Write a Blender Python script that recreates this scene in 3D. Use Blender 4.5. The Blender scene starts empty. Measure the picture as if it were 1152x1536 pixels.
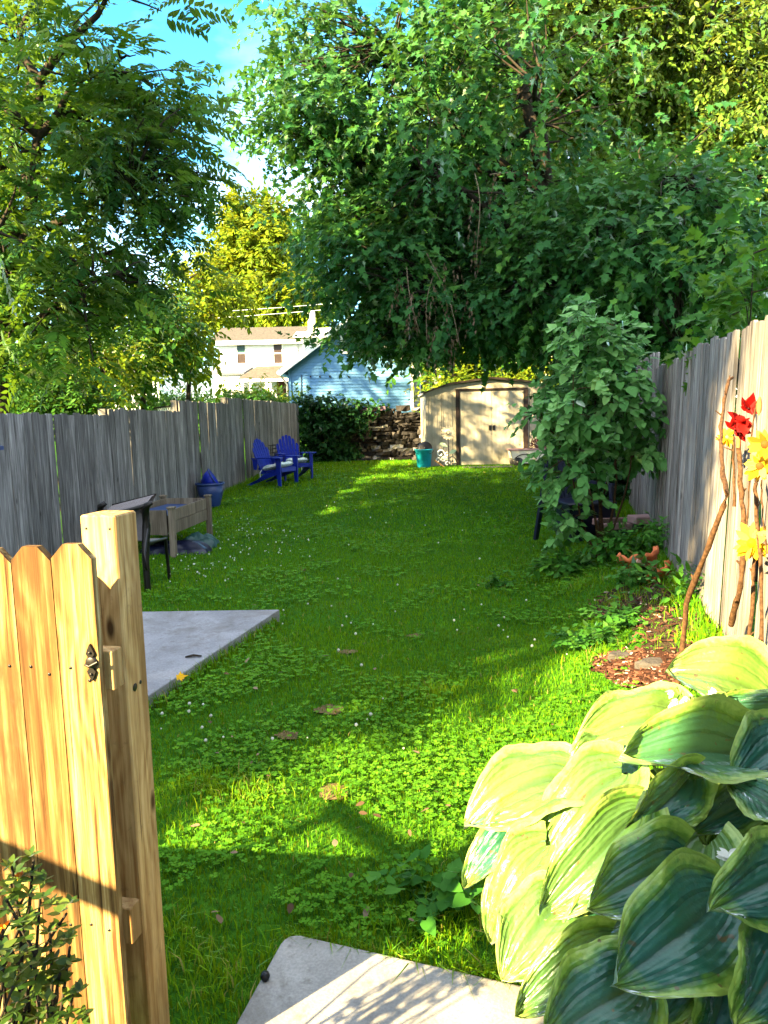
import bpy, math, random
import numpy as np
from mathutils import Vector, Matrix

# ------------------------------------------------------------------ basics
RNG = np.random.default_rng(7)
random.seed(7)
S = bpy.context.scene
COL = S.collection
R = math.radians

# camera: phone held at 1.6 m, tipped down and slightly rolled
FPX = 1117.0
PITCH, ROLL, CAMZ = 7.6, 1.3, 1.6
CAM_M = (Matrix.Translation((0, 0, CAMZ)) @ Matrix.Rotation(R(90 - PITCH), 4, 'X') @ Matrix.Rotation(R(-ROLL), 4, 'Z'))

def ray(px, py):
    d = CAM_M.to_3x3() @ Vector(((px - 576) / FPX, -(py - 768) / FPX, -1))
    return d

def at(px, py, y):                     # real-world point at depth y (metres along +Y)
    d = ray(px, py)
    t = y / d.y
    return Vector((0, 0, CAMZ)) + d * t

def sstep(a, b, x):
    t = np.clip((np.asarray(x, dtype=float) - a) / (b - a), 0, 1)
    return t * t * (3 - 2 * t)

def xfence_r(y): return 0.94 + 0.235 * y
def xfence_l(y): return -4.5 + 0.11 * y

def terrain(x, y):
    x = np.asarray(x, float); y = np.asarray(y, float)
    z = 0.30 * sstep(8, 18, y) + 1.2 * sstep(21.6, 24, y) + 0.6 * sstep(30, 60, y)
    l = xfence_r(y) - x
    c = 0.30 * (1 - sstep(0.0, 1.35, l)) * (1 - sstep(12, 15.5, y)) * sstep(-1, 1.2, y)
    z = z + c
    z = z + 0.012 * np.sin(x * 2.1 + y * 0.7) * np.sin(y * 1.7 - x * .6) * sstep(2.4, 4, y)
    return z

def tz(x, y): return float(terrain(x, y))

def gp(px, py, dz=0.0):                # where the line of sight meets the ground
    d = ray(px, py); o = Vector((0, 0, CAMZ))
    t = np.geomspace(.3, 120, 220)
    hit = (o.z + d.z * t <= terrain(d.x * t, d.y * t) + dz)
    i = max(1, int(np.argmax(hit))) if hit.any() else len(t) - 1
    t = np.linspace(t[i - 1], t[i], 60)
    hit = (o.z + d.z * t <= terrain(d.x * t, d.y * t) + dz)
    return o + d * float(t[int(np.argmax(hit))] if hit.any() else t[-1])

def plane_pt(px, py, z):
    d = ray(px, py); return Vector((0, 0, CAMZ)) + d * ((z - CAMZ) / d.z)

# ------------------------------------------------------------------ object helpers
def link(o, parent=None):
    COL.objects.link(o)
    if parent is not None: o.parent = parent
    return o

def tag(o, label=None, cat=None, group=None, kind=None):
    if label: o['label'] = label
    if cat: o['category'] = cat
    if group: o['group'] = group
    if kind: o['kind'] = kind
    return o

def empty(name, loc, label, cat, rz=0.0, group=None):
    o = bpy.data.objects.new(name, None); link(o)
    o.empty_display_size = 0.1
    o.location = loc; o.rotation_euler = (0, 0, rz)
    return tag(o, label, cat, group)

def mesh_np(name, co, loop_v, loop_tot, mat, parent=None, rnd=None, edge=None, smooth=False, extra=None):
    co = np.asarray(co, np.float32); loop_v = np.asarray(loop_v, np.int32); loop_tot = np.asarray(loop_tot, np.int32)
    me = bpy.data.meshes.new(name)
    me.vertices.add(len(co)); me.vertices.foreach_set('co', co.ravel())
    me.loops.add(len(loop_v)); me.loops.foreach_set('vertex_index', loop_v)
    me.polygons.add(len(loop_tot))
    st = np.zeros(len(loop_tot), np.int32); st[1:] = np.cumsum(loop_tot)[:-1]
    me.polygons.foreach_set('loop_start', st)
    me.polygons.foreach_set('loop_total', loop_tot)
    if smooth: me.polygons.foreach_set('use_smooth', np.ones(len(loop_tot), bool))
    if rnd is not None:
        a = me.attributes.new('rnd', 'FLOAT', 'FACE'); a.data.foreach_set('value', np.asarray(rnd, np.float32))
    if extra:
        for k, v in extra.items():
            a = me.attributes.new(k, 'FLOAT', 'POINT'); a.data.foreach_set('value', np.asarray(v, np.float32))
    me.update(calc_edges=True); me.validate()
    me.materials.append(mat)
    o = bpy.data.objects.new(name, me); link(o, parent)
    return o

class MB:
    """collects shapes; build() links them as ONE mesh object"""
    def __init__(s): s.v = []; s.f = []; s.r = []; s.sm = []
    def add(s, vs, fs, rnd=None, smooth=False):
        b = len(s.v); s.v += [tuple(v) for v in vs]
        r = random.random() if rnd is None else rnd
        for f in fs:
            s.f.append([i + b for i in f]); s.r.append(r); s.sm.append(smooth)
        return s
    def box(s, c, d, rot=None, rnd=None, bev=0.0):
        x, y, z = d[0] / 2, d[1] / 2, d[2] / 2
        if bev > 0:
            b = min(bev, x * .49, y * .49, z * .49)
            vs = []; idx = {}
            for sx in (-1, 1):
                for sy in (-1, 1):
                    for sz in (-1, 1):
                        idx[(sx, sy, sz)] = len(vs)
                        vs += [(sx * x, sy * (y - b), sz * (z - b)), (sx * (x - b), sy * y, sz * (z - b)), (sx * (x - b), sy * (y - b), sz * z)]
            fs = []
            for sg in (-1, 1):
                q = [idx[(sg, -1, -1)], idx[(sg, 1, -1)], idx[(sg, 1, 1)], idx[(sg, -1, 1)]]; fs.append(q if sg > 0 else q[::-1])
                q = [idx[(-1, sg, -1)] + 1, idx[(-1, sg, 1)] + 1, idx[(1, sg, 1)] + 1, idx[(1, sg, -1)] + 1]; fs.append(q if sg > 0 else q[::-1])
                q = [idx[(-1, -1, sg)] + 2, idx[(1, -1, sg)] + 2, idx[(1, 1, sg)] + 2, idx[(-1, 1, sg)] + 2]; fs.append(q if sg > 0 else q[::-1])
            for a in (-1, 1):
                for c2 in (-1, 1):
                    fs.append([idx[(a, c2, -1)], idx[(a, c2, 1)], idx[(a, c2, 1)] + 1, idx[(a, c2, -1)] + 1])
                    fs.append([idx[(a, -1, c2)], idx[(a, 1, c2)], idx[(a, 1, c2)] + 2, idx[(a, -1, c2)] + 2])
                    fs.append([idx[(-1, a, c2)] + 1, idx[(1, a, c2)] + 1, idx[(1, a, c2)] + 2, idx[(-1, a, c2)] + 2])
                    for e in (-1, 1):
                        i = idx[(a, c2, e)]; fs.append([i, i + 1, i + 2])
        else:
            vs = [(sx * x, sy * y, sz * z) for sz in (-1, 1) for sy in (-1, 1) for sx in (-1, 1)]
            fs = [[0, 2, 3, 1], [4, 5, 7, 6], [0, 1, 5, 4], [2, 6, 7, 3], [0, 4, 6, 2], [1, 3, 7, 5]]
        c = Vector(c)
        vs = [(rot @ Vector(v) if rot is not None else Vector(v)) + c for v in vs]
        return s.add(vs, fs, rnd)
    def bar(s, a, b, w, t, up=(0, 0, 1), rnd=None, bev=0.0):
        a = Vector(a); b = Vector(b); d = b - a; L = d.length; d.normalize()
        u = Vector(up); xx = d.cross(u)
        if xx.length < 1e-4: xx = d.cross(Vector((0, 1, 0)))
        xx.normalize(); zz = xx.cross(d)
        m = Matrix((xx, d, zz)).transposed()
        return s.box((a + b) / 2, (w, L, t), m, rnd, bev)
    def tube(s, pts, rad, n=8, cap=True, rnd=None, smooth=True):
        pts = [Vector(p) for p in pts]
        if not hasattr(rad, '__len__'): rad = [rad] * len(pts)
        vs = []; fs = []
        ref = Vector((0.3, 0.2, 1)).normalized()
        for i, p in enumerate(pts):
            d = (pts[min(i + 1, len(pts) - 1)] - pts[max(i - 1, 0)])
            if d.length < 1e-9: d = Vector((0, 0, 1))
            d.normalize()
            a = d.cross(ref)
            if a.length < .05: a = d.cross(Vector((1, 0, 0)))
            a.normalize(); b = d.cross(a)
            for k in range(n):
                t = 2 * math.pi * k / n
                vs.append(p + (a * math.cos(t) + b * math.sin(t)) * rad[i])
        for i in range(len(pts) - 1):
            for k in range(n):
                k2 = (k + 1) % n
                fs.append([i * n + k, i * n + k2, (i + 1) * n + k2, (i + 1) * n + k])
        r = random.random() if rnd is None else rnd
        s.add(vs, fs, r, smooth)
        if cap:
            s.add(vs[:n], [list(range(n))[::-1]], r); s.add(vs[-n:], [list(range(n))], r)
        return s
    def lathe(s, prof, c=(0, 0, 0), n=20, rot=None, rnd=None, smooth=True):
        c = Vector(c); vs = []; fs = []
        for (r, z) in prof:
            for k in range(n):
                t = 2 * math.pi * k / n
                v = Vector((r * math.cos(t), r * math.sin(t), z))
                vs.append((rot @ v if rot is not None else v) + c)
        for i in range(len(prof) - 1):
            for k in range(n):
                k2 = (k + 1) % n
                fs.append([i * n + k, i * n + k2, (i + 1) * n + k2, (i + 1) * n + k])
        return s.add(vs, fs, rnd, smooth)
    def prism(s, poly, vec, rnd=None):
        """closed outline extruded by vec"""
        vec = Vector(vec); n = len(poly); a = [Vector(p) for p in poly]
        vs = a + [p + vec for p in a]
        fs = [list(range(n))[::-1], [i + n for i in range(n)]]
        for i in range(n):
            j = (i + 1) % n; fs.append([i, j, j + n, i + n])
        return s.add(vs, fs, rnd)
    def build(s, name, mat, parent=None, M=None):
        lv = [i for f in s.f for i in f]; lt = [len(f) for f in s.f]
        v = s.v
        if M is not None: v = [tuple(M @ Vector(p)) for p in v]
        o = mesh_np(name, v, lv, lt, mat, parent, s.r)
        o.data.polygons.foreach_set('use_smooth', np.array(s.sm, bool))
        import bmesh
        bm = bmesh.new(); bm.from_mesh(o.data); bmesh.ops.recalc_face_normals(bm, faces=bm.faces); bm.to_mesh(o.data); bm.free()
        return o

def copy_tree(o, parent=None):
    c = o.copy(); COL.objects.link(c)
    if parent is not None: c.parent = parent
    for ch in list(o.children): copy_tree(ch, c)
    return c

# ------------------------------------------------------------------ leaves
def unit(a): return a / np.maximum(np.linalg.norm(a, axis=-1, keepdims=True), 1e-9)

def mirror(half):
    """two faces (left and right half blade) folded along the midrib; half = [(x,y)...] from base to tip"""
    n = len(half); vs = []; 
    base, tip = half[0], half[-1]
    vs.append((0, base[1], 0)); vs.append((0, (base[1] + tip[1]) / 2, 0.0)); vs.append((0, tip[1], -0.06))
    right = []; left = []
    for (x, y) in half[1:-1]:
        right.append(len(vs)); vs.append((x, y, abs(x) * .22 - .10 * y * y))
        left.append(len(vs)); vs.append((-x, y, abs(x) * .22 - .10 * y * y))
    return np.array(vs, float), [[0] + right + [2, 1], [1, 2] + left[::-1] + [0]]

MAPLE = mirror([(0, 0), (.30, .02), (.20, .17), (.52, .42), (.27, .44), (.24, .62), (.12, .58), (0, 1.02)])
HEART = mirror([(0, .06), (.20, -.06), (.40, .12), (.40, .38), (.24, .70), (0, 1.05)])
OVAL = mirror([(0, 0), (.20, .22), (.24, .5), (.14, .8), (0, 1.0)])
LANCE = mirror([(0, 0), (.17, .28), (.15, .6), (0, 1.0)])

def scatter(name, tmpl, P, D, Nn, size, mat, parent=None, rnd=None, smooth=False):
    tv, tf = tmpl
    n = len(P); D = unit(D); X = unit(np.cross(D, Nn)); Z = np.cross(X, D)
    size = np.broadcast_to(np.asarray(size, float), (n,))
    co = P[:, None, :] + size[:, None, None] * (tv[None, :, 0:1] * X[:, None, :] + tv[None, :, 1:2] * D[:, None, :] + tv[None, :, 2:3] * Z[:, None, :])
    k = len(tv)
    base = (np.arange(n) * k)
    lv = np.concatenate([np.array(f) for f in tf]); lt = np.array([len(f) for f in tf])
    LV = (base[:, None] + lv[None, :]).ravel(); LT = np.tile(lt, n)
    if rnd is None: rnd = RNG.random(n)
    return mesh_np(name, co.reshape(-1, 3), LV, LT, mat, parent, np.repeat(rnd, len(tf)), smooth=smooth)

def sprays(C, O, nt, tl, nl, rad, droop=.25, spread=.7, rng=RNG, flat=.38):
    """leafy twigs around clump centres C growing along O -> leaf positions, directions, normals, per-clump tone"""
    n = len(C) * nt
    Cr = np.repeat(C, nt, 0); Or = np.repeat(O, nt, 0)
    rad = np.repeat(np.broadcast_to(np.asarray(rad, float), (len(C),)), nt)
    base = Cr + rng.normal(size=(n, 3)) * rad[:, None] * np.array([.5 + (.38 - flat), .5 + (.38 - flat), flat])
    d = unit(Or * .7 + rng.normal(size=(n, 3)) * spread + np.array([0, 0, -droop]))
    side = unit(np.cross(d, np.array([0, 0, 1.0]) + rng.normal(size=(n, 3)) * .3))
    tone = np.repeat(rng.random(len(C)), nt) * .6 + rng.random(n) * .4
    t = (np.arange(nl) + .5) / nl
    sg = np.where(np.arange(nl) % 2 == 0, 1.0, -1.0)
    P = base[:, None, :] + d[:, None, :] * (tl * t)[None, :, None] + np.array([0, 0, -1.0]) * (droop * .45 * tl * t ** 2)[None, :, None]
    LD = d[:, None, :] * (.45 + .5 * t)[None, :, None] + side[:, None, :] * sg[None, :, None] * (.95 - .5 * t)[None, :, None] + np.array([0, 0, -droop]) + rng.normal(size=(n, nl, 3)) * .22
    NN = np.array([0, 0, 1.0]) + Or[:, None, :] * .35 + rng.normal(size=(n, nl, 3)) * .38
    T = np.clip(tone[:, None] * .75 + rng.random((n, nl)) * .25, 0, 1)
    return P.reshape(-1, 3), LD.reshape(-1, 3), NN.reshape(-1, 3), T.ravel()

def fronds(C, O, nf, fl, pairs, rad, droop=.5, rng=RNG):
    """pinnate leaves: leaflets in pairs along an arching stalk"""
    n = len(C) * nf
    Cr = np.repeat(C, nf, 0); Or = np.repeat(O, nf, 0)
    base = Cr + rng.normal(size=(n, 3)) * rad * np.array([.5, .5, .35])
    d = unit(Or * .5 + rng.normal(size=(n, 3)) * np.array([.8, .8, .3]) + np.array([0, 0, -droop * .3]))
    side = unit(np.cross(d, np.array([0, 0, 1.0]) + rng.normal(size=(n, 3)) * .35))
    L = fl * (.7 + .6 * rng.random(n))
    tone = np.repeat(rng.random(len(C)), nf) * .6 + rng.random(n) * .4
    t = np.repeat((np.arange(pairs) + 1.2) / (pairs + .6), 2); sg = np.tile([1.0, -1.0], pairs)
    P = base[:, None, :] + d[:, None, :] * (L[:, None] * t[None, :])[..., None] + np.array([0, 0, -1.0]) * (droop * .55 * L[:, None] * t[None, :] ** 2)[..., None]
    LD = side[:, None, :] * sg[None, :, None] + d[:, None, :] * .55 + np.array([0, 0, -.35]) + rng.normal(size=(n, len(t), 3)) * .12
    up = unit(np.cross(side, d)); up = up * np.sign(up[:, 2:3] + 1e-6)
    NN = up[:, None, :] + rng.normal(size=(n, len(t), 3)) * .2
    T = np.clip(tone[:, None] * .8 + rng.random((n, len(t))) * .2, 0, 1)
    SZ = (L[:, None] * .30 * (1.05 - .45 * t[None, :])).ravel()
    return P.reshape(-1, 3), LD.reshape(-1, 3), NN.reshape(-1, 3), T.ravel(), SZ

def crown_points(ells, n, rng=RNG, inner=.35):
    """clump centres in a union of ellipsoids [(centre, radii, weight)], mostly near the outside"""
    w = np.array([e[2] for e in ells], float); w /= w.sum()
    pick = rng.choice(len(ells), n, p=w)
    u = unit(rng.normal(size=(n, 3)))
    r = inner + (1 - inner) * rng.random(n) ** .5
    c = np.array([e[0] for e in ells], float)[pick]; rr = np.array([e[1] for e in ells], float)[pick]
    return c + u * r[:, None] * rr, unit(u / rr * rr.mean()) , pick

def limb(mb, a, b, r0, r1, sag=0.0, n=7, wob=.06, seg=7):
    a = Vector(a); b = Vector(b); L = (b - a).length; pts = []; rad = []
    o = [Vector((random.gauss(0, 1), random.gauss(0, 1), random.gauss(0, .6))) * wob * L for _ in range(2)]
    for i in range(seg + 1):
        t = i / seg
        p = a.lerp(b, t) + o[0] * math.sin(math.pi * t) + o[1] * math.sin(2 * math.pi * t) * .5 + Vector((0, 0, 1)) * sag * L * math.sin(math.pi * t)
        pts.append(p); rad.append(r0 * (1 - t) + r1 * t)
    mb.tube(pts, rad, n)
    return pts

def tree_wood(base, top, r, clumps, every=1, twig=.012, n_limbs=8, lean=(0, 0), wob=.03):
    """tapered trunk, limbs and thinner branches reaching the clump centres"""
    mb = MB()
    base = Vector(base); top = Vector(top)
    tr = limb(mb, base, top, r, r * .3, n=10, wob=wob, seg=9)
    mb.lathe([(r * 1.5, -.1), (r * 1.15, .12), (r, .4)], base, n=10)
    cl = [Vector(c) for c in clumps]
    # limbs end at seed clumps spread through the crown
    seeds = []
    pool = cl[:]; random.shuffle(pool)
    for c in pool:
        if all((c - s).length > 1.0 for s in seeds): seeds.append(c)
        if len(seeds) >= n_limbs: break
    nodes = list(tr[2:])
    for s in seeds:
        st = min(tr[2:], key=lambda p: (p - s).length + max(0, p.z - s.z + .3) * 2.5)
        pts = limb(mb, st, s, r * .38, r * .10, sag=.07, n=7, wob=.07)
        nodes += pts[2:]
    for c in cl[::every]:
        st = min(nodes, key=lambda p: (p - c).length)
        if (st - c).length > .15: limb(mb, st, c, twig * 1.6, twig * .5, sag=.04, n=4, wob=.09, seg=4)
    return mb

# ------------------------------------------------------------------ shader helpers
class NT:
    def __init__(s, name):
        s.m = bpy.data.materials.new(name); s.m.use_nodes = True; s.t = s.m.node_tree; s.t.nodes.clear()
        s.out = s.t.nodes.new('ShaderNodeOutputMaterial')
    def n(s, typ, ins=None, **props):
        nd = s.t.nodes.new('ShaderNode' + typ)
        for k, v in props.items(): setattr(nd, k, v)
        for k, v in (ins or {}).items():
            sk = nd.inputs[k]
            if isinstance(v, bpy.types.NodeSocket): s.t.links.new(v, sk)
            else: sk.default_value = v
        return nd
    def ramp(s, fac, stops, interp='LINEAR'):
        nd = s.t.nodes.new('ShaderNodeValToRGB'); cr = nd.color_ramp; cr.interpolation = interp
        while len(cr.elements) > 1: cr.elements.remove(cr.elements[-1])
        for i, (p, c) in enumerate(stops):
            e = cr.elements[0] if i == 0 else cr.elements.new(p)
            e.position = p; e.color = (c[0], c[1], c[2], 1) if hasattr(c, '__len__') else (c, c, c, 1)
        s.t.links.new(fac, nd.inputs[0]); return nd.outputs[0]
    def math(s, op, a, b=0.0, clamp=False):
        nd = s.t.nodes.new('ShaderNodeMath'); nd.operation = op; nd.use_clamp = clamp
        for i, v in enumerate((a, b)):
            if isinstance(v, bpy.types.NodeSocket): s.t.links.new(v, nd.inputs[i])
            else: nd.inputs[i].default_value = v
        return nd.outputs[0]
    def mix(s, fac, a, b, blend='MIX'):
        nd = s.t.nodes.new('ShaderNodeMix'); nd.data_type = 'RGBA'; nd.blend_type = blend
        for k, v in ((0, fac), (6, a), (7, b)):
            if isinstance(v, bpy.types.NodeSocket): s.t.links.new(v, nd.inputs[k])
            elif k == 0: nd.inputs[0].default_value = v
            else: nd.inputs[k].default_value = (v[0], v[1], v[2], 1)
        return nd.outputs[2]
    def attr(s, name): return s.n('Attribute', attribute_name=name).outputs['Fac']
    def obj(s): return s.n('TexCoord').outputs['Object']
    def mapping(s, vec, scale=(1, 1, 1), loc=None):
        nd = s.n('Mapping', {'Vector': vec, 'Scale': scale})
        if loc is not None:
            if isinstance(loc, bpy.types.NodeSocket): s.t.links.new(loc, nd.inputs['Location'])
            else: nd.inputs['Location'].default_value = loc
        return nd.outputs[0]
    def noise(s, vec, scale, detail=4, rough=.55, dist=0.0):
        return s.n('TexNoise', {'Vector': vec, 'Scale': scale, 'Detail': detail, 'Roughness': rough, 'Distortion': dist}).outputs['Fac']
    def bump(s, h, strength=.3, dist=.01):
        return s.n('Bump', {'Height': h, 'Strength': strength, 'Distance': dist}).outputs[0]
    def bsdf(s, col, rough=.7, spec=.3, metal=0.0, normal=None, **kw):
        ins = {'Base Color': col if isinstance(col, bpy.types.NodeSocket) else (col[0], col[1], col[2], 1), 'Roughness': rough, 'Metallic': metal, 'Specular IOR Level': spec}
        if normal is not None: ins['Normal'] = normal
        ins.update(kw)
        b = s.n('BsdfPrincipled', ins)
        s.t.links.new(b.outputs[0], s.out.inputs[0]); return s.m

def leaf_mat(name, stops, trans, tfac=.35, gloss=.06, rough=.45):
    t = NT(name); r = t.attr('rnd'); c = t.ramp(r, stops)
    d = t.n('BsdfDiffuse', {'Color': c}).outputs[0]
    tc = t.mix(.55, c, trans)
    tr = t.n('BsdfTranslucent', {'Color': tc}).outputs[0]
    m = t.n('MixShader', {0: tfac, 1: d, 2: tr}).outputs[0]
    g = t.n('BsdfGlossy', {'Color': (1, 1, 1, 1), 'Roughness': rough}).outputs[0]
    lw = t.n('LayerWeight', {'Blend': .25}).outputs['Fresnel']
    m2 = t.n('MixShader', {0: t.math('MULTIPLY', lw, gloss * 3, True), 1: m, 2: g}).outputs[0]
    t.t.links.new(m2, t.out.inputs[0]); return t.m

def plain(name, col, rough=.6, spec=.3, metal=0.0, nscale=20, namt=.12, bump=.15):
    t = NT(name); o = t.obj(); nz = t.noise(o, nscale, 5)
    k = t.ramp(nz, [(.3, tuple(c * (1 - namt) for c in col)), (.7, tuple(min(1, c * (1 + namt)) for c in col))])
    return t.bsdf(k, rough, spec, metal, t.bump(nz, bump, .004))

def weathered_wood(name, dark, mid, light, streak=1.0, green=.0):
    """old boards: long vertical streaks, each board its own tone"""
    t = NT(name); o = t.obj(); r = t.attr('rnd')
    off = t.n('CombineXYZ', {0: t.math('MULTIPLY', r, 37), 1: t.math('MULTIPLY', r, 19), 2: t.math('MULTIPLY', r, 11)}).outputs[0]
    v = t.n('VectorMath', {0: t.mapping(o, (1, 1, .035)), 1: off}, operation='ADD').outputs[0]
    n1 = t.noise(v, 55, 6, .65, .6)
    v2 = t.n('VectorMath', {0: t.mapping(o, (1, 1, .12)), 1: off}, operation='ADD').outputs[0]
    n2 = t.noise(v2, 9, 4, .6, 1.0)
    f = t.math('ADD', t.math('MULTIPLY', n1, .65), t.math('MULTIPLY', n2, .35))
    c = t.ramp(f, [(.34, dark), (.5, mid), (.66, light)])
    tone = t.ramp(r, [(0, .62), (1, 1.18)])
    c = t.mix(1.0, c, tone, 'MULTIPLY')
    # knots and water marks
    v3 = t.n('VectorMath', {0: t.mapping(o, (1, 1, .4)), 1: off}, operation='ADD').outputs[0]
    k = t.n('TexVoronoi', {'Vector': v3, 'Scale': 6.0}).outputs['Distance']
    kk = t.ramp(k, [(.05, 1), (.11, 0)])
    c = t.mix(t.math('MULTIPLY', kk, .7), c, tuple(x * .35 for x in dark))
    return t.bsdf(c, .85, .15, 0, t.bump(n1, .5 * streak, .004))

def pine_wood(name, dark, mid, light):
    """fresh pine: flowing growth rings, knots"""
    t = NT(name); o = t.obj(); r = t.attr('rnd')
    off = t.n('CombineXYZ', {0: t.math('MULTIPLY', r, 31), 1: t.math('MULTIPLY', r, 7), 2: t.math('MULTIPLY', r, 13)}).outputs[0]
    v = t.n('VectorMath', {0: o, 1: off}, operation='ADD').outputs[0]
    vk = t.mapping(v, (1, 1, .42))
    k = t.n('TexVoronoi', {'Vector': vk, 'Scale': 6.5}).outputs['Distance']
    bend = t.ramp(k, [(0, 1), (.45, 0)])
    warp = t.noise(t.mapping(v, (1, 1, .16)), 5.5, 3, .5)
    sep = t.n('SeparateXYZ', {0: v}).outputs
    u = t.math('ADD', t.math('MULTIPLY', t.math('ADD', sep[0], t.math('MULTIPLY', sep[1], .8)), 62), t.math('ADD', t.math('MULTIPLY', warp, 7), t.math('MULTIPLY', bend, 4)))
    rings = t.math('ADD', t.math('MULTIPLY', t.math('SINE', t.math('MULTIPLY', u, 3.2)), .5), .5)
    fine = t.noise(t.mapping(v, (1, 1, .028)), 95, 6, .68, .5)
    f = t.math('ADD', t.math('MULTIPLY', rings, .13), t.math('MULTIPLY', fine, .87))
    c = t.ramp(f, [(.30, light), (.48, mid), (.66, dark)])
    c = t.mix(1.0, c, t.ramp(r, [(0, (.45, .38, .30)), (.5, (.85, .82, .76)), (1, (1.25, 1.25, 1.2))]), 'MULTIPLY')
    blot = t.noise(t.mapping(v, (1, 1, .22)), 9, 5, .65)
    c = t.mix(t.ramp(blot, [(.44, 0), (.64, .85)]), c, tuple(x * .85 for x in dark))
    c = t.mix(t.ramp(k, [(.045, 1), (.10, 0)]), c, tuple(x * .3 for x in dark))
    crack = t.noise(t.mapping(v, (1, 1, .025)), 75, 3, .5)
    c = t.mix(t.ramp(crack, [(.665, 0), (.70, .8)]), c, tuple(x * .3 for x in dark))
    dirt = t.noise(v, 26, 5, .7)
    c = t.mix(t.ramp(dirt, [(.60, 0), (.72, .35)]), c, (.09, .06, .035))
    return t.bsdf(c, .8, .12, 0, t.bump(f, .5, .003))
# ------------------------------------------------------------------ camera, sun, sky
cam = bpy.data.cameras.new('camera'); co_ = bpy.data.objects.new('camera', cam); link(co_)
co_.matrix_world = CAM_M
cam.sensor_fit = 'VERTICAL'; cam.sensor_height = 36; cam.sensor_width = 27
cam.lens = FPX / 1536 * 36; cam.clip_start = .05; cam.clip_end = 2000
S.camera = co_

AZ, EL = 230.0, 26.0
LSUN = Vector((math.sin(R(AZ)) * math.cos(R(EL)), math.cos(R(AZ)) * math.cos(R(EL)), math.sin(R(EL))))
sd = bpy.data.lights.new('sun', 'SUN'); sd.energy = 5.0; sd.angle = R(.6); sd.color = (1.0, .775, .38)
so = bpy.data.objects.new('sun', sd); link(so); so.rotation_euler = LSUN.to_track_quat('Z', 'Y').to_euler()

W = bpy.data.worlds.new('World'); S.world = W; W.use_nodes = True
wt = W.node_tree; wt.nodes.clear()
wo = wt.nodes.new('ShaderNodeOutputWorld'); bg = wt.nodes.new('ShaderNodeBackground')
sky = wt.nodes.new('ShaderNodeTexSky'); sky.sky_type = 'NISHITA'; sky.sun_disc = False
sky.sun_elevation = R(EL); sky.sun_rotation = R(AZ); sky.air_density = 1.0; sky.dust_density = .3; sky.ozone_density = 3.4
tc = wt.nodes.new('ShaderNodeTexCoord')
mp = wt.nodes.new('ShaderNodeMapping'); mp.inputs['Scale'].default_value = (1, 1, 2.4)
nz = wt.nodes.new('ShaderNodeTexNoise'); nz.inputs['Scale'].default_value = 2.3; nz.inputs['Detail'].default_value = 7; nz.inputs['Roughness'].default_value = .55
cr = wt.nodes.new('ShaderNodeValToRGB'); cr.color_ramp.elements[0].position = .50; cr.color_ramp.elements[1].position = .78
sep = wt.nodes.new('ShaderNodeSeparateXYZ')
lo = wt.nodes.new('ShaderNodeMapRange'); lo.inputs[1].default_value = .50; lo.inputs[2].default_value = .25; lo.inputs[3].default_value = 0; lo.inputs[4].default_value = 1
mu = wt.nodes.new('ShaderNodeMath'); mu.operation = 'MULTIPLY'; mu.use_clamp = True
mx = wt.nodes.new('ShaderNodeMix'); mx.data_type = 'RGBA'
L_ = wt.links.new
L_(tc.outputs['Generated'], mp.inputs[0]); L_(mp.outputs[0], nz.inputs[0]); L_(nz.outputs[0], cr.inputs[0])
L_(tc.outputs['Generated'], sep.inputs[0]); L_(sep.outputs[2], lo.inputs[0])
L_(cr.outputs[0], mu.inputs[0]); L_(lo.outputs[0], mu.inputs[1]); L_(mu.outputs[0], mx.inputs[0])
L_(sky.outputs[0], mx.inputs[6]); mx.inputs[7].default_value = (6.5, 6.7, 7.2, 1)
hs = wt.nodes.new('ShaderNodeHueSaturation'); hs.inputs['Saturation'].default_value = 1.28; hs.inputs['Hue'].default_value = .485
# bright clouds added out of view, behind and overhead, to neutralise the fill light
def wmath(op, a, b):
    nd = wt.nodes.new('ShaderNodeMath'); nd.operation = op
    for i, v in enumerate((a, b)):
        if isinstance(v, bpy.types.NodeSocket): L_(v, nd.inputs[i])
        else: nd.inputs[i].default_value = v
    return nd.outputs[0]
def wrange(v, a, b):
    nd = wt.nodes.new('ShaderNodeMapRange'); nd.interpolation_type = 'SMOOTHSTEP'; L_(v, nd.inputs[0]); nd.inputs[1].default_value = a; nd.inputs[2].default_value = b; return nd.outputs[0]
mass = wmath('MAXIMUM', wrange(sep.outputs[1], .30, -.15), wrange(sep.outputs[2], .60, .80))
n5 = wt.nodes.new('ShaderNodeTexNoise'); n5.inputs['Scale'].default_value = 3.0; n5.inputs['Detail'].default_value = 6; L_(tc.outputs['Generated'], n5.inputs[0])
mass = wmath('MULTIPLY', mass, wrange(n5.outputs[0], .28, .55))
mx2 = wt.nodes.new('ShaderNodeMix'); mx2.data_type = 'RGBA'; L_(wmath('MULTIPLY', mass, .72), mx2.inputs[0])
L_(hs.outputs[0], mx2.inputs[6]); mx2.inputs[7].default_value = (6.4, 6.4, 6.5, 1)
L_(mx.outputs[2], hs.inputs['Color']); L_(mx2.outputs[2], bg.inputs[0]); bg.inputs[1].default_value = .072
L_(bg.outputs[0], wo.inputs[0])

S.view_settings.view_transform = 'Standard'; S.view_settings.look = 'None'
S.view_settings.exposure = 3.38; S.view_settings.gamma = 1
S.render.engine = 'CYCLES'
try:
    S.cycles.use_denoising = True; S.cycles.denoiser = 'OPENIMAGEDENOISE'
    S.cycles.max_bounces = 7; S.cycles.diffuse_bounces = 4; S.cycles.transmission_bounces = 4; S.cycles.glossy_bounces = 2; S.cycles.transparent_max_bounces = 4
    S.cycles.sample_clamp_indirect = 6; S.cycles.use_adaptive_sampling = True; S.cycles.adaptive_threshold = .015
except Exception: pass

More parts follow.
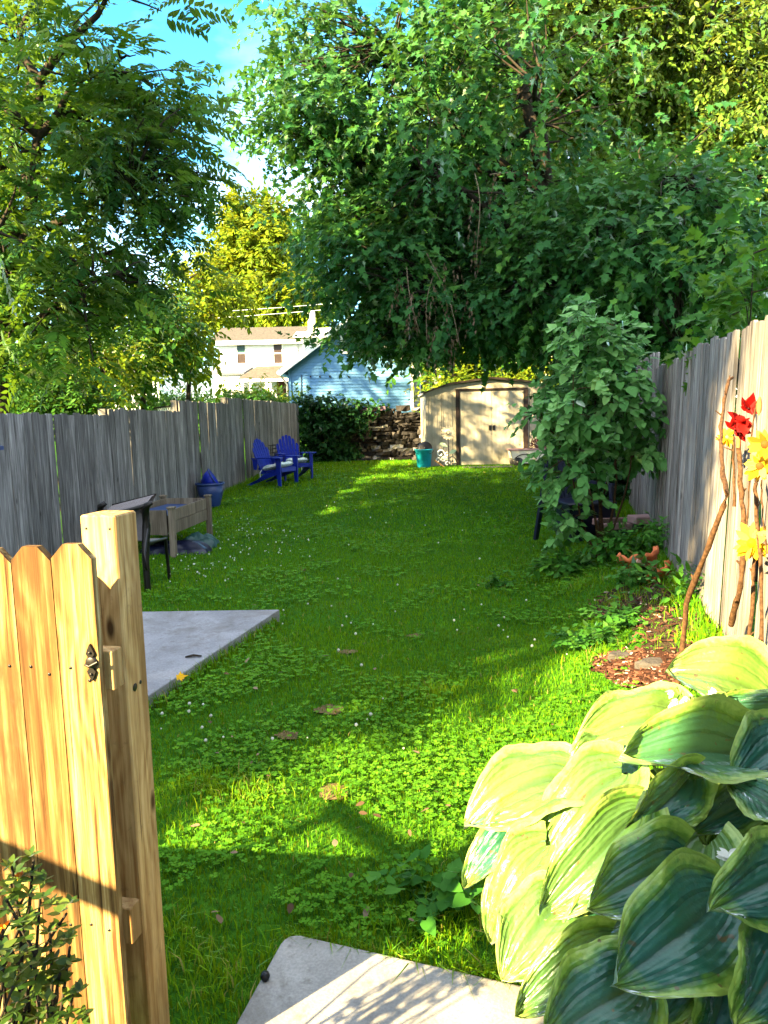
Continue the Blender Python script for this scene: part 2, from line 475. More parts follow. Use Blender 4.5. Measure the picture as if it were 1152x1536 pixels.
# ------------------------------------------------------------------ materials
M = {}
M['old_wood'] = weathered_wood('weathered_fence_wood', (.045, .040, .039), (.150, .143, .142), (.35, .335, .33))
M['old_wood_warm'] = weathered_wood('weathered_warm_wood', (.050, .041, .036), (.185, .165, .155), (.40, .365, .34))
M['planter_wood'] = weathered_wood('grey_planter_wood', (.06, .046, .032), (.135, .108, .078), (.22, .185, .14))
M['pine'] = pine_wood('new_pine', (.085, .040, .015), (.28, .175, .068), (.54, .42, .22))
M['pine_post'] = pine_wood('new_pine_post', (.24, .125, .045), (.40, .255, .11), (.52, .36, .18))
M['bark'] = plain('bark', (.032, .025, .019), .9, .1, 0, 30, .45, .9)
M['bark_pale'] = plain('pale_bark', (.20, .15, .10), .9, .1, 0, 30, .45, .9)
M['stick'] = plain('dry_branch_bark', (.060, .030, .014), .85, .15, 0, 70, .6, .9)
M['white_paint'] = plain('white_paint', (.78, .78, .76), .5, .3)
M['white_siding'] = plain('white_siding', (.78, .79, .80), .6, .3)
M['cream'] = plain('cream_wall', (.62, .56, .44), .7, .2)
M['dark_metal'] = plain('dark_brown_metal', (.012, .009, .008), .4, .5, .3)
M['black'] = plain('black_plastic', (.005, .005, .007), .45, .4)
M['navy'] = plain('navy_plastic', (.004, .006, .022), .4, .4)
M['cobalt'] = plain('cobalt_plastic', (.003, .016, .26), .45, .3, 0, 12, .15, .05)
M['blue_pot'] = plain('blue_planter_plastic', (.014, .035, .13), .45, .4)
M['teal'] = plain('teal_plastic', (.004, .20, .28), .4, .4)
M['terracotta'] = plain('terracotta', (.50, .13, .045), .8, .2, 0, 14, .3, .3)
M['rust'] = plain('rusty_iron', (.12, .045, .032), .7, .3, .3, 40, .4, .4)
M['brown_trim'] = plain('brown_shed_trim', (.020, .012, .010), .5, .3)
M['brick_pink'] = plain('pink_brick', (.32, .19, .18), .85, .15)
M['glass_dark'] = plain('window_glass', (.015, .018, .02), .2, .4, 0, 2, .3, 0)
M['glass_teal'] = plain('teal_window_glass', (.02, .06, .055), .35, .3, 0, 2, .2, 0)
M['glass_brown'] = plain('curtained_window_glass', (.035, .022, .018), .4, .3, 0, 2, .2, 0)

def concrete(name, a, b, sc=1.0):
    t = NT(name); o = t.obj()
    n1 = t.noise(o, 3.2 * sc, 6, .6, .4); n2 = t.noise(o, 120 * sc, 3, .7); n3 = t.noise(o, 18 * sc, 4, .6)
    c = t.ramp(n1, [(.32, a), (.66, b)])
    c = t.mix(.55, c, t.ramp(n2, [(.3, .55), (.7, 1.15)]), 'MULTIPLY')
    n4 = t.noise(o, 1.6 * sc, 7, .7, 1.2)
    c = t.mix(t.ramp(n4, [(.50, 0), (.62, .45)]), c, (.10, .085, .07))
    c = t.mix(t.ramp(n3, [(.58, 0), (.70, .5)]), c, (.10, .085, .07))
    return t.bsdf(c, .9, .15, 0, t.bump(n2, .35, .004))
M['concrete'] = concrete('concrete', (.19, .18, .17), (.34, .32, .30))
M['concrete_blue'] = concrete('smooth_concrete', (.18, .18, .195), (.29, .29, .31), .7)

def shingle(name, a, b):
    t = NT(name); o = t.obj()
    n = t.noise(t.mapping(o, (1, 1, 3)), 6, 5, .7)
    c = t.ramp(n, [(.35, a), (.65, b)])
    return t.bsdf(c, .9, .1, 0, t.bump(n, .4, .02))
M['shingle'] = shingle('brown_shingle', (.045, .040, .035), (.11, .095, .08))
M['shingle_dark'] = shingle('dark_shingle', (.09, .09, .10), (.17, .17, .19))

def blue_siding():
    t = NT('blue_siding'); o = t.obj(); n = t.noise(t.mapping(o, (.5, 1, 3)), 3, 4)
    return t.bsdf(t.ramp(n, [(.3, (.085, .22, .42)), (.7, (.12, .28, .50))]), .55, .3)
M['blue_siding'] = blue_siding()

def shed_metal():
    t = NT('cream_shed_metal'); o = t.obj(); n = t.noise(t.mapping(o, (4, 4, 1)), 3, 5, .6)
    return t.bsdf(t.ramp(n, [(.35, (.27, .245, .19)), (.62, (.34, .31, .245))]), .5, .35, 0, t.bump(n, .06, .01))
M['shed'] = shed_metal()

def ground_mat():
    t = NT('lawn_soil'); o = t.obj()
    n1 = t.noise(o, 1.1, 5, .6); n2 = t.noise(o, 22, 5, .7); n3 = t.noise(o, 90, 3, .7)
    c = t.ramp(n2, [(.34, (.014, .055, .004)), (.55, (.032, .11, .006)), (.72, (.065, .16, .010))])
    c = t.mix(t.ramp(n1, [(.55, 0), (.75, .35)]), c, (.085, .13, .016))
    c = t.mix(t.ramp(n3, [(.66, 0), (.76, .5)]), c, (.07, .05, .025))
    return t.bsdf(c, .95, .05, 0, t.bump(n3, .6, .03))
M['ground'] = ground_mat()

def soil_mat(name, a, b):
    t = NT(name); o = t.obj(); n = t.noise(o, 45, 6, .75); n2 = t.noise(o, 6, 4)
    c = t.ramp(n, [(.3, a), (.7, b)]); c = t.mix(t.ramp(n2, [(.4, 0), (.7, .5)]), c, tuple(x * .5 for x in a))
    return t.bsdf(c, .95, .08, 0, t.bump(n, 1, .03))
M['soil'] = soil_mat('dark_soil', (.030, .020, .013), (.085, .055, .035))
M['mulch'] = soil_mat('red_mulch', (.030, .012, .008), (.09, .038, .022))
M['thatch'] = soil_mat('dry_thatch', (.11, .08, .035), (.26, .19, .09))

# leaf kinds: real leaf tones, varied leaf by leaf
M['maple_leaf'] = leaf_mat('maple_leaf', [(0, (.007, .042, .014)), (.35, (.018, .088, .022)), (.72, (.048, .155, .028)), (1, (.15, .32, .035))], (.16, .34, .02), .32, .10)
M['locust_leaf'] = leaf_mat('pinnate_leaf', [(0, (.008, .042, .014)), (.4, (.022, .085, .018)), (.75, (.065, .16, .014)), (.97, (.17, .24, .02)), (1, (.45, .30, .02))], (.22, .35, .01), .40, .07)
M['golden_leaf'] = leaf_mat('small_round_leaf', [(0, (.030, .085, .012)), (.4, (.075, .16, .018)), (.8, (.14, .22, .026)), (1, (.21, .26, .05))], (.40, .38, .02), .35, .12)
M['lime_leaf'] = leaf_mat('yellow_green_leaf', [(0, (.055, .11, .008)), (.5, (.12, .19, .010)), (1, (.21, .25, .014))], (.45, .42, .01), .35, .05)
M['hedge_leaf'] = leaf_mat('hedge_leaf', [(0, (.010, .045, .008)), (.5, (.025, .090, .012)), (1, (.060, .15, .018))], (.20, .30, .01), .25, .06)
M['ivy_leaf'] = leaf_mat('ivy_leaf', [(0, (.006, .030, .008)), (.6, (.015, .065, .014)), (1, (.04, .12, .02))], (.10, .22, .01), .2, .10)
M['lilac_leaf'] = leaf_mat('heart_leaf', [(0, (.030, .12, .024)), (.5, (.080, .225, .045)), (.85, (.20, .40, .11)), (1, (.34, .48, .07))], (.12, .34, .05), .28, .14)
M['sapling_leaf'] = leaf_mat('sapling_maple_leaf', [(0, (.015, .075, .014)), (.6, (.035, .13, .016)), (1, (.10, .25, .025))], (.30, .50, .02), .42, .08)
M['weed_leaf'] = leaf_mat('weed_leaf', [(0, (.018, .085, .010)), (.5, (.040, .15, .016)), (1, (.085, .23, .026))], (.16, .34, .01), .3, .08)
M['azalea_leaf'] = leaf_mat('azalea_leaf', [(0, (.012, .040, .006)), (.5, (.035, .080, .010)), (1, (.10, .14, .02))], (.30, .32, .03), .3, .15)
M['dead_leaf'] = leaf_mat('dead_leaf', [(0, (.06, .035, .02)), (.5, (.14, .09, .055)), (1, (.26, .18, .12))], (.3, .18, .1), .2, .05)
M['grass'] = leaf_mat('grass_blade', [(0, (.026, .115, .004)), (.45, (.068, .215, .006)), (.8, (.150, .31, .007)), (.96, (.26, .37, .012)), (1, (.34, .27, .09))], (.40, .38, .003), .36, .02)
M['clover'] = leaf_mat('clover_leaf', [(0, (.026, .115, .007)), (.5, (.070, .205, .010)), (1, (.14, .29, .014))], (.20, .38, .01), .3, .05)
M['petal_white'] = leaf_mat('white_petal', [(0, (.55, .55, .48)), (1, (.8, .8, .74))], (.7, .7, .6), .3, .03)
M['petal_red'] = leaf_mat('red_petal', [(0, (.12, .003, .003)), (1, (.34, .008, .007))], (.6, .02, .01), .25, .05)
M['petal_yellow'] = leaf_mat('yellow_petal', [(0, (.36, .17, .006)), (.5, (.50, .32, .015)), (1, (.62, .50, .08))], (.8, .5, .02), .25, .05)
M['petal_orange'] = leaf_mat('orange_petal', [(0, (.30, .05, .006)), (.5, (.42, .13, .01)), (1, (.55, .38, .03))], (.7, .2, .02), .25, .05)

# ------------------------------------------------------------------ the ground, one sheet to the horizon
def axis(fine0, fine1, step, lo_, hi_, k=1.25):
    a = list(np.arange(fine0, fine1 + 1e-6, step)); s_ = step
    while a[-1] < hi_: s_ *= k; a.append(a[-1] + s_)
    s_ = step
    while a[0] > lo_: s_ *= k; a.insert(0, a[0] - s_)
    return np.array(a)
gx = axis(-5, 6, .12, -400, 400); gy = axis(0, 24.5, .14, -300, 900)
GX, GY = np.meshgrid(gx, gy); GZ = terrain(GX, GY)
nx, ny = len(gx), len(gy)
ii = (np.arange(ny - 1)[:, None] * nx + np.arange(nx - 1)[None, :]).ravel()
q = np.stack([ii, ii + 1, ii + 1 + nx, ii + nx], 1)
g = mesh_np('ground', np.stack([GX, GY, GZ], -1).reshape(-1, 3), q.ravel(), np.full(len(q), 4), M['ground'], smooth=True)
tag(g, 'green garden ground under the lawn', 'ground', kind='structure')

def inpoly(px, py, poly):
    r = np.zeros(px.shape, bool); n = len(poly)
    for i in range(n):
        x1, y1 = poly[i][:2]; x2, y2 = poly[(i + 1) % n][:2]
        c = ((y1 > py) != (y2 > py)) & (px < (x2 - x1) * (py - y1) / (y2 - y1 + 1e-12) + x1)
        r ^= c
    return r

def drape(name, poly, mat, dz=.005, cell=.05, rag=.04, hump=0.0):
    """thin sheet following the ground inside an outline with a ragged edge"""
    P = np.array([p[:2] for p in poly]); x0, y0 = P.min(0) - .1; x1, y1 = P.max(0) + .1
    xs = np.arange(x0, x1, cell); ys = np.arange(y0, y1, cell); X, Y = np.meshgrid(xs, ys)
    jx = np.sin(X * 9.1 + Y * 5.3) * rag + np.sin(X * 23 - Y * 17) * rag * .6; jy = np.cos(Y * 8.3 - X * 6.1) * rag + np.sin(Y * 29 + X * 11) * rag * .5
    ins = inpoly(X + jx, Y + jy, P)
    Z = terrain(X, Y) + dz + hump * (np.sin(X * 7) * np.sin(Y * 6) * .5 + .5)
    n = len(xs); i = (np.arange(len(ys) - 1)[:, None] * n + np.arange(n - 1)[None, :])
    keep = (ins[:-1, :-1] & ins[1:, :-1] & ins[:-1, 1:] & ins[1:, 1:])
    i = i[keep]; q = np.stack([i, i + 1, i + 1 + n, i + n], 1)
    used = np.unique(q); remap = np.zeros(X.size, int); remap[used] = np.arange(len(used))
    co = np.stack([X, Y, Z], -1).reshape(-1, 3)[used]
    return mesh_np(name, co, remap[q].ravel(), np.full(len(q), 4), mat, smooth=True)

# concrete step in front and patio on the left
SLAB_Z, PATIO_Z = .06, .09
sA = plane_pt(430, 1396, SLAB_Z); sB = plane_pt(352, 1536, SLAB_Z); sC = plane_pt(790, 1478, SLAB_Z)
ed = (sC - sA).normalized(); nd_ = (sB - sA).normalized()
slab = [sA, sA + ed * 1.5, sA + ed * 1.5 + nd_ * 1.9, sA + nd_ * 1.9]
def slab_mesh(name, poly, z, th, mat, bev=.02, r=0.0):
    import bmesh
    bm = bmesh.new()
    vs = [bm.verts.new((p[0], p[1], z)) for p in poly]
    f = bm.faces.new(vs)
    if f.normal.z < 0: f.normal_flip()
    e = bmesh.ops.extrude_face_region(bm, geom=[f]); 
    for v in [x for x in e['geom'] if isinstance(x, bmesh.types.BMVert)]: v.co.z -= th
    bmesh.ops.recalc_face_normals(bm, faces=bm.faces)
    ve = [x for x in bm.edges if abs(x.verts[0].co.z - x.verts[1].co.z) > th * .5]
    if r > 0: bmesh.ops.bevel(bm, geom=ve, offset=r, segments=4, profile=.5, affect='EDGES')
    te = [x for x in bm.edges if x.verts[0].co.z > z - 1e-4 and x.verts[1].co.z > z - 1e-4]
    bmesh.ops.bevel(bm, geom=te, offset=bev, segments=3, profile=.5, affect='EDGES')
    me = bpy.data.meshes.new(name); bm.to_mesh(me); bm.free(); me.materials.append(mat)
    o = bpy.data.objects.new(name, me); link(o); return o
tag(slab_mesh('concrete_path', slab, SLAB_Z, .25, M['concrete'], .012, .05), 'grey concrete slab at the foot of the photo', 'path', kind='structure')
pA = plane_pt(419, 914, PATIO_Z); pB = plane_pt(233, 1036, PATIO_Z); pC = plane_pt(222, 917, PATIO_Z)
e1 = (pC - pA).normalized(); e2 = (pB - pA).normalized()
patio = [pA, pA + e1 * 2.6, pA + e1 * 2.6 + e2 * 3.4, pA + e2 * 3.4]
tag(slab_mesh('concrete_patio', patio, PATIO_Z, .3, M['concrete_blue'], .008), 'smooth pale concrete patio slab', 'patio', kind='structure')

# bare soil along the right fence, red mulch, worn spots in the lawn
bed_px = [(1120, 985), (1060, 1000), (1000, 1010), (925, 1000), (960, 925), (895, 930), (880, 905), (935, 880), (960, 850), (1000, 870), (1025, 872)]
bed = [gp(*p) for p in bed_px]
drape('soil_bed', bed, M['soil'], .006, .05, .06)['kind'] = 'structure'
mul = [gp(*p) for p in [(885, 1005), (900, 985), (960, 978), (1020, 990), (1040, 1020), (1000, 1040), (930, 1036)]]
drape('mulch_bed', mul, M['mulch'], .012, .03, .03, .02)['kind'] = 'structure'
spots = []
for (px, py, r) in [(490, 1068, .075), (503, 1190, .07), (520, 980, .07), (435, 1105, .05), (618, 955, .05)]:
    c = gp(px, py); spots.append((c.x, c.y, r))
    drape('worn_patch', [(c.x + r * 1.25 * math.cos(a), c.y + r * math.sin(a)) for a in np.linspace(0, 6.28, 14)[:-1]], M['thatch'], .010, .02, .015)['kind'] = 'structure'

# ------------------------------------------------------------------ grass, clover and their flowers
SHED_X0, SHED_X1, SHED_Y = 1.03, 4.2, 18.0
shed_base = [(.75, 17.55), (4.4, 17.55), (4.4, 21), (.75, 21)]
def lawn_ok(x, y, margin=0.0):
    ok = (x > xfence_l(y) + .05) & (x < xfence_r(y) - .02) & (y < 20.7)
    ok &= ~inpoly(x, y, [(p[0], p[1]) for p in slab]) & ~inpoly(x, y, [(p[0], p[1]) for p in patio])
    ok &= ~inpoly(x, y, shed_base)
    inbed = inpoly(x, y, [(p[0], p[1]) for p in bed]) | inpoly(x, y, [(p[0], p[1]) for p in mul])
    ok &= ~inbed | (RNG.random(x.shape) < .10)
    for (sx, sy, r) in spots:
        ok &= ((x - sx) ** 2 / 1.4 + (y - sy) ** 2 > (r * .9) ** 2) | (RNG.random(x.shape) < .45)
    return ok

def patch(x, y, f, ph=0):
    return .5 + .25 * (np.sin(x * f + ph + np.sin(y * f * .7) * 1.5) + np.sin(y * f * 1.13 + ph * 2 + np.sin(x * f * .9 + 1) * 1.4))

def in_view(x, y, m=.06):
    return (np.abs(x) < y * .515 + .35)

def grass_zone(y0, y1, dens, h, w):
    xw = max(3.0, y1 * .56 + .3); n = int((y1 - y0) * 2 * xw * dens)
    x = RNG.uniform(-xw, xw, n); y = RNG.uniform(y0, y1, n)
    ok = in_view(x, y) & lawn_ok(x, y)
    x, y = x[ok], y[ok]; n = len(x)
    pt = patch(x, y, 2.3, 1.0) * .6 + patch(x, y, 6.1, 2.0) * .4
    hh = h * (.55 + .75 * RNG.random(n)) * (.75 + .5 * pt)
    ww = w * (.7 + .6 * RNG.random(n))
    a = RNG.uniform(0, 6.283, n); b = RNG.normal(0, .42, n) + .25
    tone = np.clip(.20 + .42 * pt + RNG.normal(0, .17, n), 0, .97); tone[RNG.random(n) < .012] = 1.0
    return x, y, hh, ww, a, b, tone

def blades(zs, name, label):
    x, y, h, w, a, b, tone = [np.concatenate(q) for q in zip(*zs)]
    n = len(x); z = terrain(x, y) - .004
    ca, sa = np.cos(a), np.sin(a)                   # lean direction
    th = RNG.uniform(0, 6.283, n); wx, wy = np.cos(th) * w, np.sin(th) * w
    P = np.stack([x, y, z], -1)
    mid = P + np.stack([ca * h * .22 * b, sa * h * .22 * b, h * .55], -1)
    tip = P + np.stack([ca * h * .9 * b, sa * h * .9 * b, h * np.clip(1 - .35 * np.abs(b), .4, 1)], -1)
    W_ = np.stack([wx, wy, np.zeros(n)], -1) * .5
    co = np.stack([P - W_, P + W_, mid + W_ * .8, mid - W_ * .8, tip], 1).reshape(-1, 3)
    base = np.arange(n) * 5
    lv = (base[:, None] + np.array([0, 1, 2, 3, 3, 2, 4])[None]).ravel(); lt = np.tile([4, 3], n)
    o = mesh_np(name, co, lv, lt, M['grass'], rnd=np.repeat(tone, 2))
    tag(o, label, 'grass', kind='stuff'); return o

zs = [grass_zone(1.6, 3.2, 7200, .034, .0042), grass_zone(3.2, 5.5, 5200, .035, .0050), grass_zone(5.5, 9, 2200, .037, .0072),
      grass_zone(9, 14, 1100, .042, .011), grass_zone(14, 20.8, 700, .045, .016)]
# longer tufts
for (px, py, r, k) in [(335, 1185, .16, 260), (300, 1180, .10, 120), (395, 1195, .12, 120), (650, 1040, .12, 120), (560, 1400, .12, 60), (300, 1440, .10, 120), (340, 1480, .12, 160), (420, 1440, .06, 50),
                       (270, 1400, .10, 100), (900, 985, .16, 160), (1050, 960, .2, 260), (1075, 945, .15, 160), (1010, 905, .16, 160), (870, 880, .25, 300), (930, 900, .2, 220), (700, 1400, .12, 100), (640, 1395, .10, 70), (505, 1195, .08, 60)]:
    c = gp(px, py); x = RNG.normal(c.x, r * .6, k); y = RNG.normal(c.y, r * .5, k)
    ok = ~inpoly(x, y, [(p[0], p[1]) for p in slab]) & ~inpoly(x, y, [(p[0], p[1]) for p in patio]); x, y = x[ok], y[ok]; k = len(x)
    zs.append((x, y, RNG.uniform(.04, .10, k), RNG.uniform(.003, .006, k), RNG.uniform(0, 6.28, k), RNG.normal(.6, .4, k), np.clip(RNG.normal(.72, .16, k), 0, 1)))
# grass creeping over the edges of the slab and the patio
for (e0, e1, nrm, k, zz) in ((slab[0], slab[1], Vector((-1, 0, 0)), 500, SLAB_Z), (slab[0], slab[1] * 0 + slab[0] + ed * 1.0, Vector((0, 1, 0)), 700, SLAB_Z), (patio[0], patio[0] + e2 * 3.0, Vector((1, -.3, 0)), 1100, PATIO_Z), (patio[0], patio[0] + e1 * 2.0, Vector((0, 1, 0)), 500, PATIO_Z)):
    tt = RNG.random(k); off = np.abs(RNG.normal(0, .022, k)) + .004
    x = e0.x + (e1.x - e0.x) * tt + nrm.x * off; y = e0.y + (e1.y - e0.y) * tt + nrm.y * off
    ok = ~inpoly(x, y, [(p[0], p[1]) for p in slab]) & ~inpoly(x, y, [(p[0], p[1]) for p in patio]) & (patch(x, y, 9.0, 1.0) > .3); x, y = x[ok], y[ok]; k = len(x)
    zs.append((x, y, RNG.uniform(.06, .13, k), RNG.uniform(.004, .007, k), math.atan2(-nrm.y, -nrm.x) + RNG.normal(0, 1.0, k), RNG.normal(.55, .4, k), np.clip(RNG.normal(.5, .25, k), 0, 1)))
# unmown edge under the fences
for f_, sgn in ((xfence_l, 1), (xfence_r, -1)):
    k = 5000; y = RNG.uniform(3.5, 20, k); x = f_(y) + sgn * np.abs(RNG.normal(.02, .07, k)) + sgn * .03
    ok = in_view(x, y) & ~inpoly(x, y, [(p[0], p[1]) for p in patio]); x, y = x[ok], y[ok]; k = len(x)
    zs.append((x, y, RNG.uniform(.05, .15, k), RNG.uniform(.006, .012, k), RNG.uniform(0, 6.28, k), RNG.normal(.4, .4, k), np.clip(RNG.normal(.4, .2, k), 0, 1)))
blades(zs, 'lawn_grass', 'short green lawn grass with taller tufts')

def clover_zone(y0, y1, dens, r, h):
    xw = max(3.0, y1 * .56 + .3); n = int((y1 - y0) * 2 * xw * dens)
    x = RNG.uniform(-xw, xw, n); y = RNG.uniform(y0, y1, n)
    pt = patch(x, y, 1.9, 3.0) * .5 + patch(x, y, 5.3, .4) * .5
    ok = in_view(x, y) & lawn_ok(x, y) & (RNG.random(n) < sstep(.42, .70, pt))
    x, y, pt = x[ok], y[ok], pt[ok]; n = len(x)
    return x, y, r * (.6 + .8 * RNG.random(n)), h * (.5 + .9 * RNG.random(n)), np.clip(.2 + .5 * RNG.random(n) + .3 * (pt - .5), 0, 1)
cz = [np.concatenate(q) for q in zip(*[clover_zone(1.6, 3.3, 2300, .0100, .036), clover_zone(3.3, 6, 1000, .0115, .038), clover_zone(6, 10, 330, .015, .04), clover_zone(10, 16, 90, .022, .045)])]
x, y, r, h, tone = cz; n = len(x)
ang = RNG.uniform(0, 6.283, n)
P3 = []; D3 = []; 
ctr = np.stack([x, y, terrain(x, y) + h], -1)
for k in range(3):
    a = ang + k * 2.094; D3.append(np.stack([np.cos(a), np.sin(a), np.full(n, .12)], -1)); P3.append(ctr)
P3 = np.concatenate(P3); D3 = np.concatenate(D3)
NN = np.array([0, 0, 1.0]) + np.tile(RNG.normal(0, .28, (n, 3)), (3, 1))
LOBE = (np.array([(0, 0, 0), (.5, .55, .06), (.35, 1.0, .02), (0, .93, -.04), (-.35, 1.0, .02), (-.5, .55, .06)]), [[0, 1, 2, 3], [0, 3, 4, 5]])
tag(scatter('clover', LOBE, P3, D3, NN, np.tile(r, 3) * 1.25, M['clover'], rnd=np.tile(tone, 3)), 'low clover growing through the lawn', 'clover', kind='stuff')

# white clover heads, thickest across the middle of the lawn
fx = []; fy = []
for (px, py, sx, sy, k) in [(340, 795, 60, 16, 50), (300, 850, 50, 20, 60), (420, 820, 30, 15, 34), (480, 930, 60, 25, 14), (640, 800, 60, 25, 14), (560, 760, 80, 15, 14), (440, 704, 60, 5, 36), (290, 1110, 25, 20, 9), (760, 960, 60, 30, 12), (560, 1120, 100, 40, 8)]:
    for _ in range(k):
        c = gp(random.gauss(px, sx), random.gauss(py, sy)); fx.append(c.x); fy.append(c.y)
fx = np.array(fx); fy = np.array(fy); ok = lawn_ok(fx, fy); fx, fy = fx[ok], fy[ok]
mb = MB()
for x, y in zip(fx, fy):
    r = random.uniform(.004, .010); z = tz(x, y) + random.uniform(.05, .075)
    mb.lathe([(r * .3, -r), (r, -r * .3), (r * .95, r * .35), (r * .4, r)], (x, y, z), 7)
tag(mb.build('clover_blossom', M['petal_white']), 'white clover heads dotted over the lawn', 'blossom', kind='stuff')
# fallen leaves and bark chips
pts = [gp(random.uniform(240, 1000), 760 + 660 * random.random() ** 1.2) for _ in range(95)]
P = np.array([(p.x, p.y, p.z + .05) for p in pts if lawn_ok(np.array([p.x]), np.array([p.y]))[0]])
tag(scatter('fallen_leaves', OVAL, P, RNG.normal(size=P.shape) * np.array([1, 1, .2]), np.array([0, 0, 1.]) + RNG.normal(size=P.shape) * .3, RNG.uniform(.02, .05, len(P)), M['dead_leaf']), 'scattered dry fallen leaves on the lawn', 'leaves', kind='stuff')
mb = MB()
for poly, k in ((mul, 520), (bed, 420)):
    A = np.array([(p[0], p[1]) for p in poly]); c0, c1 = A.min(0), A.max(0); m_ = 0
    while m_ < k:
        x, y = random.uniform(c0[0], c1[0]), random.uniform(c0[1], c1[1])
        if not inpoly(np.array([x]), np.array([y]), A)[0]: continue
        m_ += 1
        rot = Matrix.Rotation(random.uniform(0, 6.28), 3, 'Z') @ Matrix.Rotation(random.gauss(0, .35), 3, 'X') @ Matrix.Rotation(random.gauss(0, .3), 3, 'Y')
        mb.box((x, y, tz(x, y) + .022), (random.uniform(.012, .05), random.uniform(.006, .016), .005), rot)
def chip_mat():
    t = NT('bark_chip'); return t.bsdf(t.ramp(t.attr('rnd'), [(0, (.03, .013, .009)), (.6, (.085, .036, .022)), (.9, (.17, .07, .045)), (1, (.5, .42, .36))]), .9, .1)
M['chip'] = chip_mat()
tag(mb.build('bark_mulch', M['chip']), 'loose red bark chips on the bare soil', 'mulch', kind='stuff')
# ------------------------------------------------------------------ fences
def fence_panel(parent, y0, y1, line, top0, top1, mat, bw=.142, base_dz=.03, lean=0.0, side=1, dip=None, notch=.0):
    """one panel of upright boards between depths y0..y1; top0/top1 = world heights at its ends"""
    mb = MB(); a = Vector((line(y0), y0, 0)); b = Vector((line(y1), y1, 0)); d = b - a; L = d.length; d.normalize()
    nrm = Vector((d.y, -d.x, 0))               # points to +X
    n = max(1, round(L / bw)); w = L / n
    for i in range(n):
        t = (i + .5) / n; c = a + d * L * t
        zb = tz(c.x, c.y) + base_dz + random.uniform(-.02, .03); zt = top0 + (top1 - top0) * t + random.gauss(0, .008)
        if notch and random.random() < notch: zt -= random.uniform(.02, .05)
        off = nrm * random.gauss(0, .0065)
        ang = math.atan2(d.y, d.x)
        rot = Matrix.Rotation(ang, 3, 'Z') @ Matrix.Rotation(random.gauss(0, .004), 3, 'Y') @ Matrix.Rotation(lean, 3, 'X')
        cl = .012
        zc = (zb + zt) / 2; hgt = zt - zb; hw = w / 2 - random.uniform(.0015, .0055); th = .009
        s1 = random.uniform(.004, .02); s2 = random.uniform(.004, .02)
        poly = [(-hw, -hgt / 2), (hw, -hgt / 2), (hw, hgt / 2 - s1), (hw - .02, hgt / 2), (-hw + .02, hgt / 2), (-hw, hgt / 2 - s2)]
        ctr = Vector((c.x, c.y, zc)) + off
        # lean pivots about the foot of the board
        piv = Vector((c.x, c.y, zb))
        pts = []
        for (u, v) in poly:
            p = rot @ Vector((u, -th, v + hgt / 2)); pts.append(piv + off + p)
        mb.prism(pts, rot @ Vector((0, 2 * th, 0)))
    return mb.build('fence_panel', mat, parent)

def hz(px, py, y): return at(px, py, y).z
lf = empty('board_fence', (xfence_l(10), 10, 0), 'weathered grey board fence stepping up behind the blue chairs', 'fence')
def P_(o): return Matrix.Translation(-o.location)
class _L: pass
def local_panel(par, *a, **k):
    o = fence_panel(par, *a, **k)
    o.data.transform(Matrix.Translation(-par.location)); return o
tops = [(2.3, 4.7, 1.50, 1.50), (4.7, 7.1, 1.58, 1.56), (7.1, 9.5, hz(0, 619, 7.1), hz(170, 622, 9.5)), (9.5, 11.86, hz(170, 613, 9.5), hz(275, 617, 11.86)), (11.86, 14.3, hz(275, 600, 11.86), hz(348, 605, 14.3)),
        (14.3, 17.2, hz(348, 596, 14.3), hz(404, 602, 17.2)), (17.2, 20.3, hz(404, 601, 17.2), hz(452, 606, 20.3))]
for (a, b, t0, t1) in tops:
    local_panel(lf, a - .004, b + .004, xfence_l, t0, t1, M['old_wood'])
for (a, b, t0, t1) in tops:           # posts on the neighbour's side
    mb = MB(); z0 = tz(xfence_l(a), a); mb.box((xfence_l(a) - .075, a + .10, (z0 + t0 - .05) / 2), (.09, .24, t0 - .05 - z0 + .1))
    o = mb.build('fence_post', M['old_wood'], lf); o.data.transform(Matrix.Translation(-lf.location))
rf = empty('board_fence', (xfence_r(6), 6, 0), 'weathered tall board fence sunlit beside the dry stalks and hosta', 'fence')
LEAN = R(1.8)
rt = [(.6, 3.42, 1.80, hz(1150, 498, 3.42)), (3.54, 5.6, hz(1136, 474, 3.54), hz(1050, 521, 5.6)), (5.62, 7.5, hz(1048, 523, 5.6), hz(979, 552, 7.5)), (7.56, 9.6, hz(977, 528, 7.6), hz(957, 545, 9.6))]
for i, (a, b, t0, t1) in enumerate(rt):
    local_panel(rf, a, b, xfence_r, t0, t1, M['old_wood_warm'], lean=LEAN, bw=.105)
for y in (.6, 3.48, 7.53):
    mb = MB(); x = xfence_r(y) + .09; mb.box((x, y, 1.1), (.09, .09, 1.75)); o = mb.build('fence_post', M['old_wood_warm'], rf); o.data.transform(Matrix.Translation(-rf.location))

# solar lamp on the left fence
pl = at(2, 672, 7.0); px_ = xfence_l(7.0) + .02
sl = empty('solar_lamp', (px_, 7.0, pl.z), 'small blue solar lamp fixed to the grey fence', 'lamp')
MB().prism([(.01, -.10, -.01), (.12, -.09, -.02), (.12, .09, -.02), (.01, .10, -.01)], (0, 0, .035)).build('lamp_cap', M['blue_pot'], sl)
MB().box((.05, 0, -.045), (.08, .13, .05), bev=.01).build('lens', M['cream'], sl)

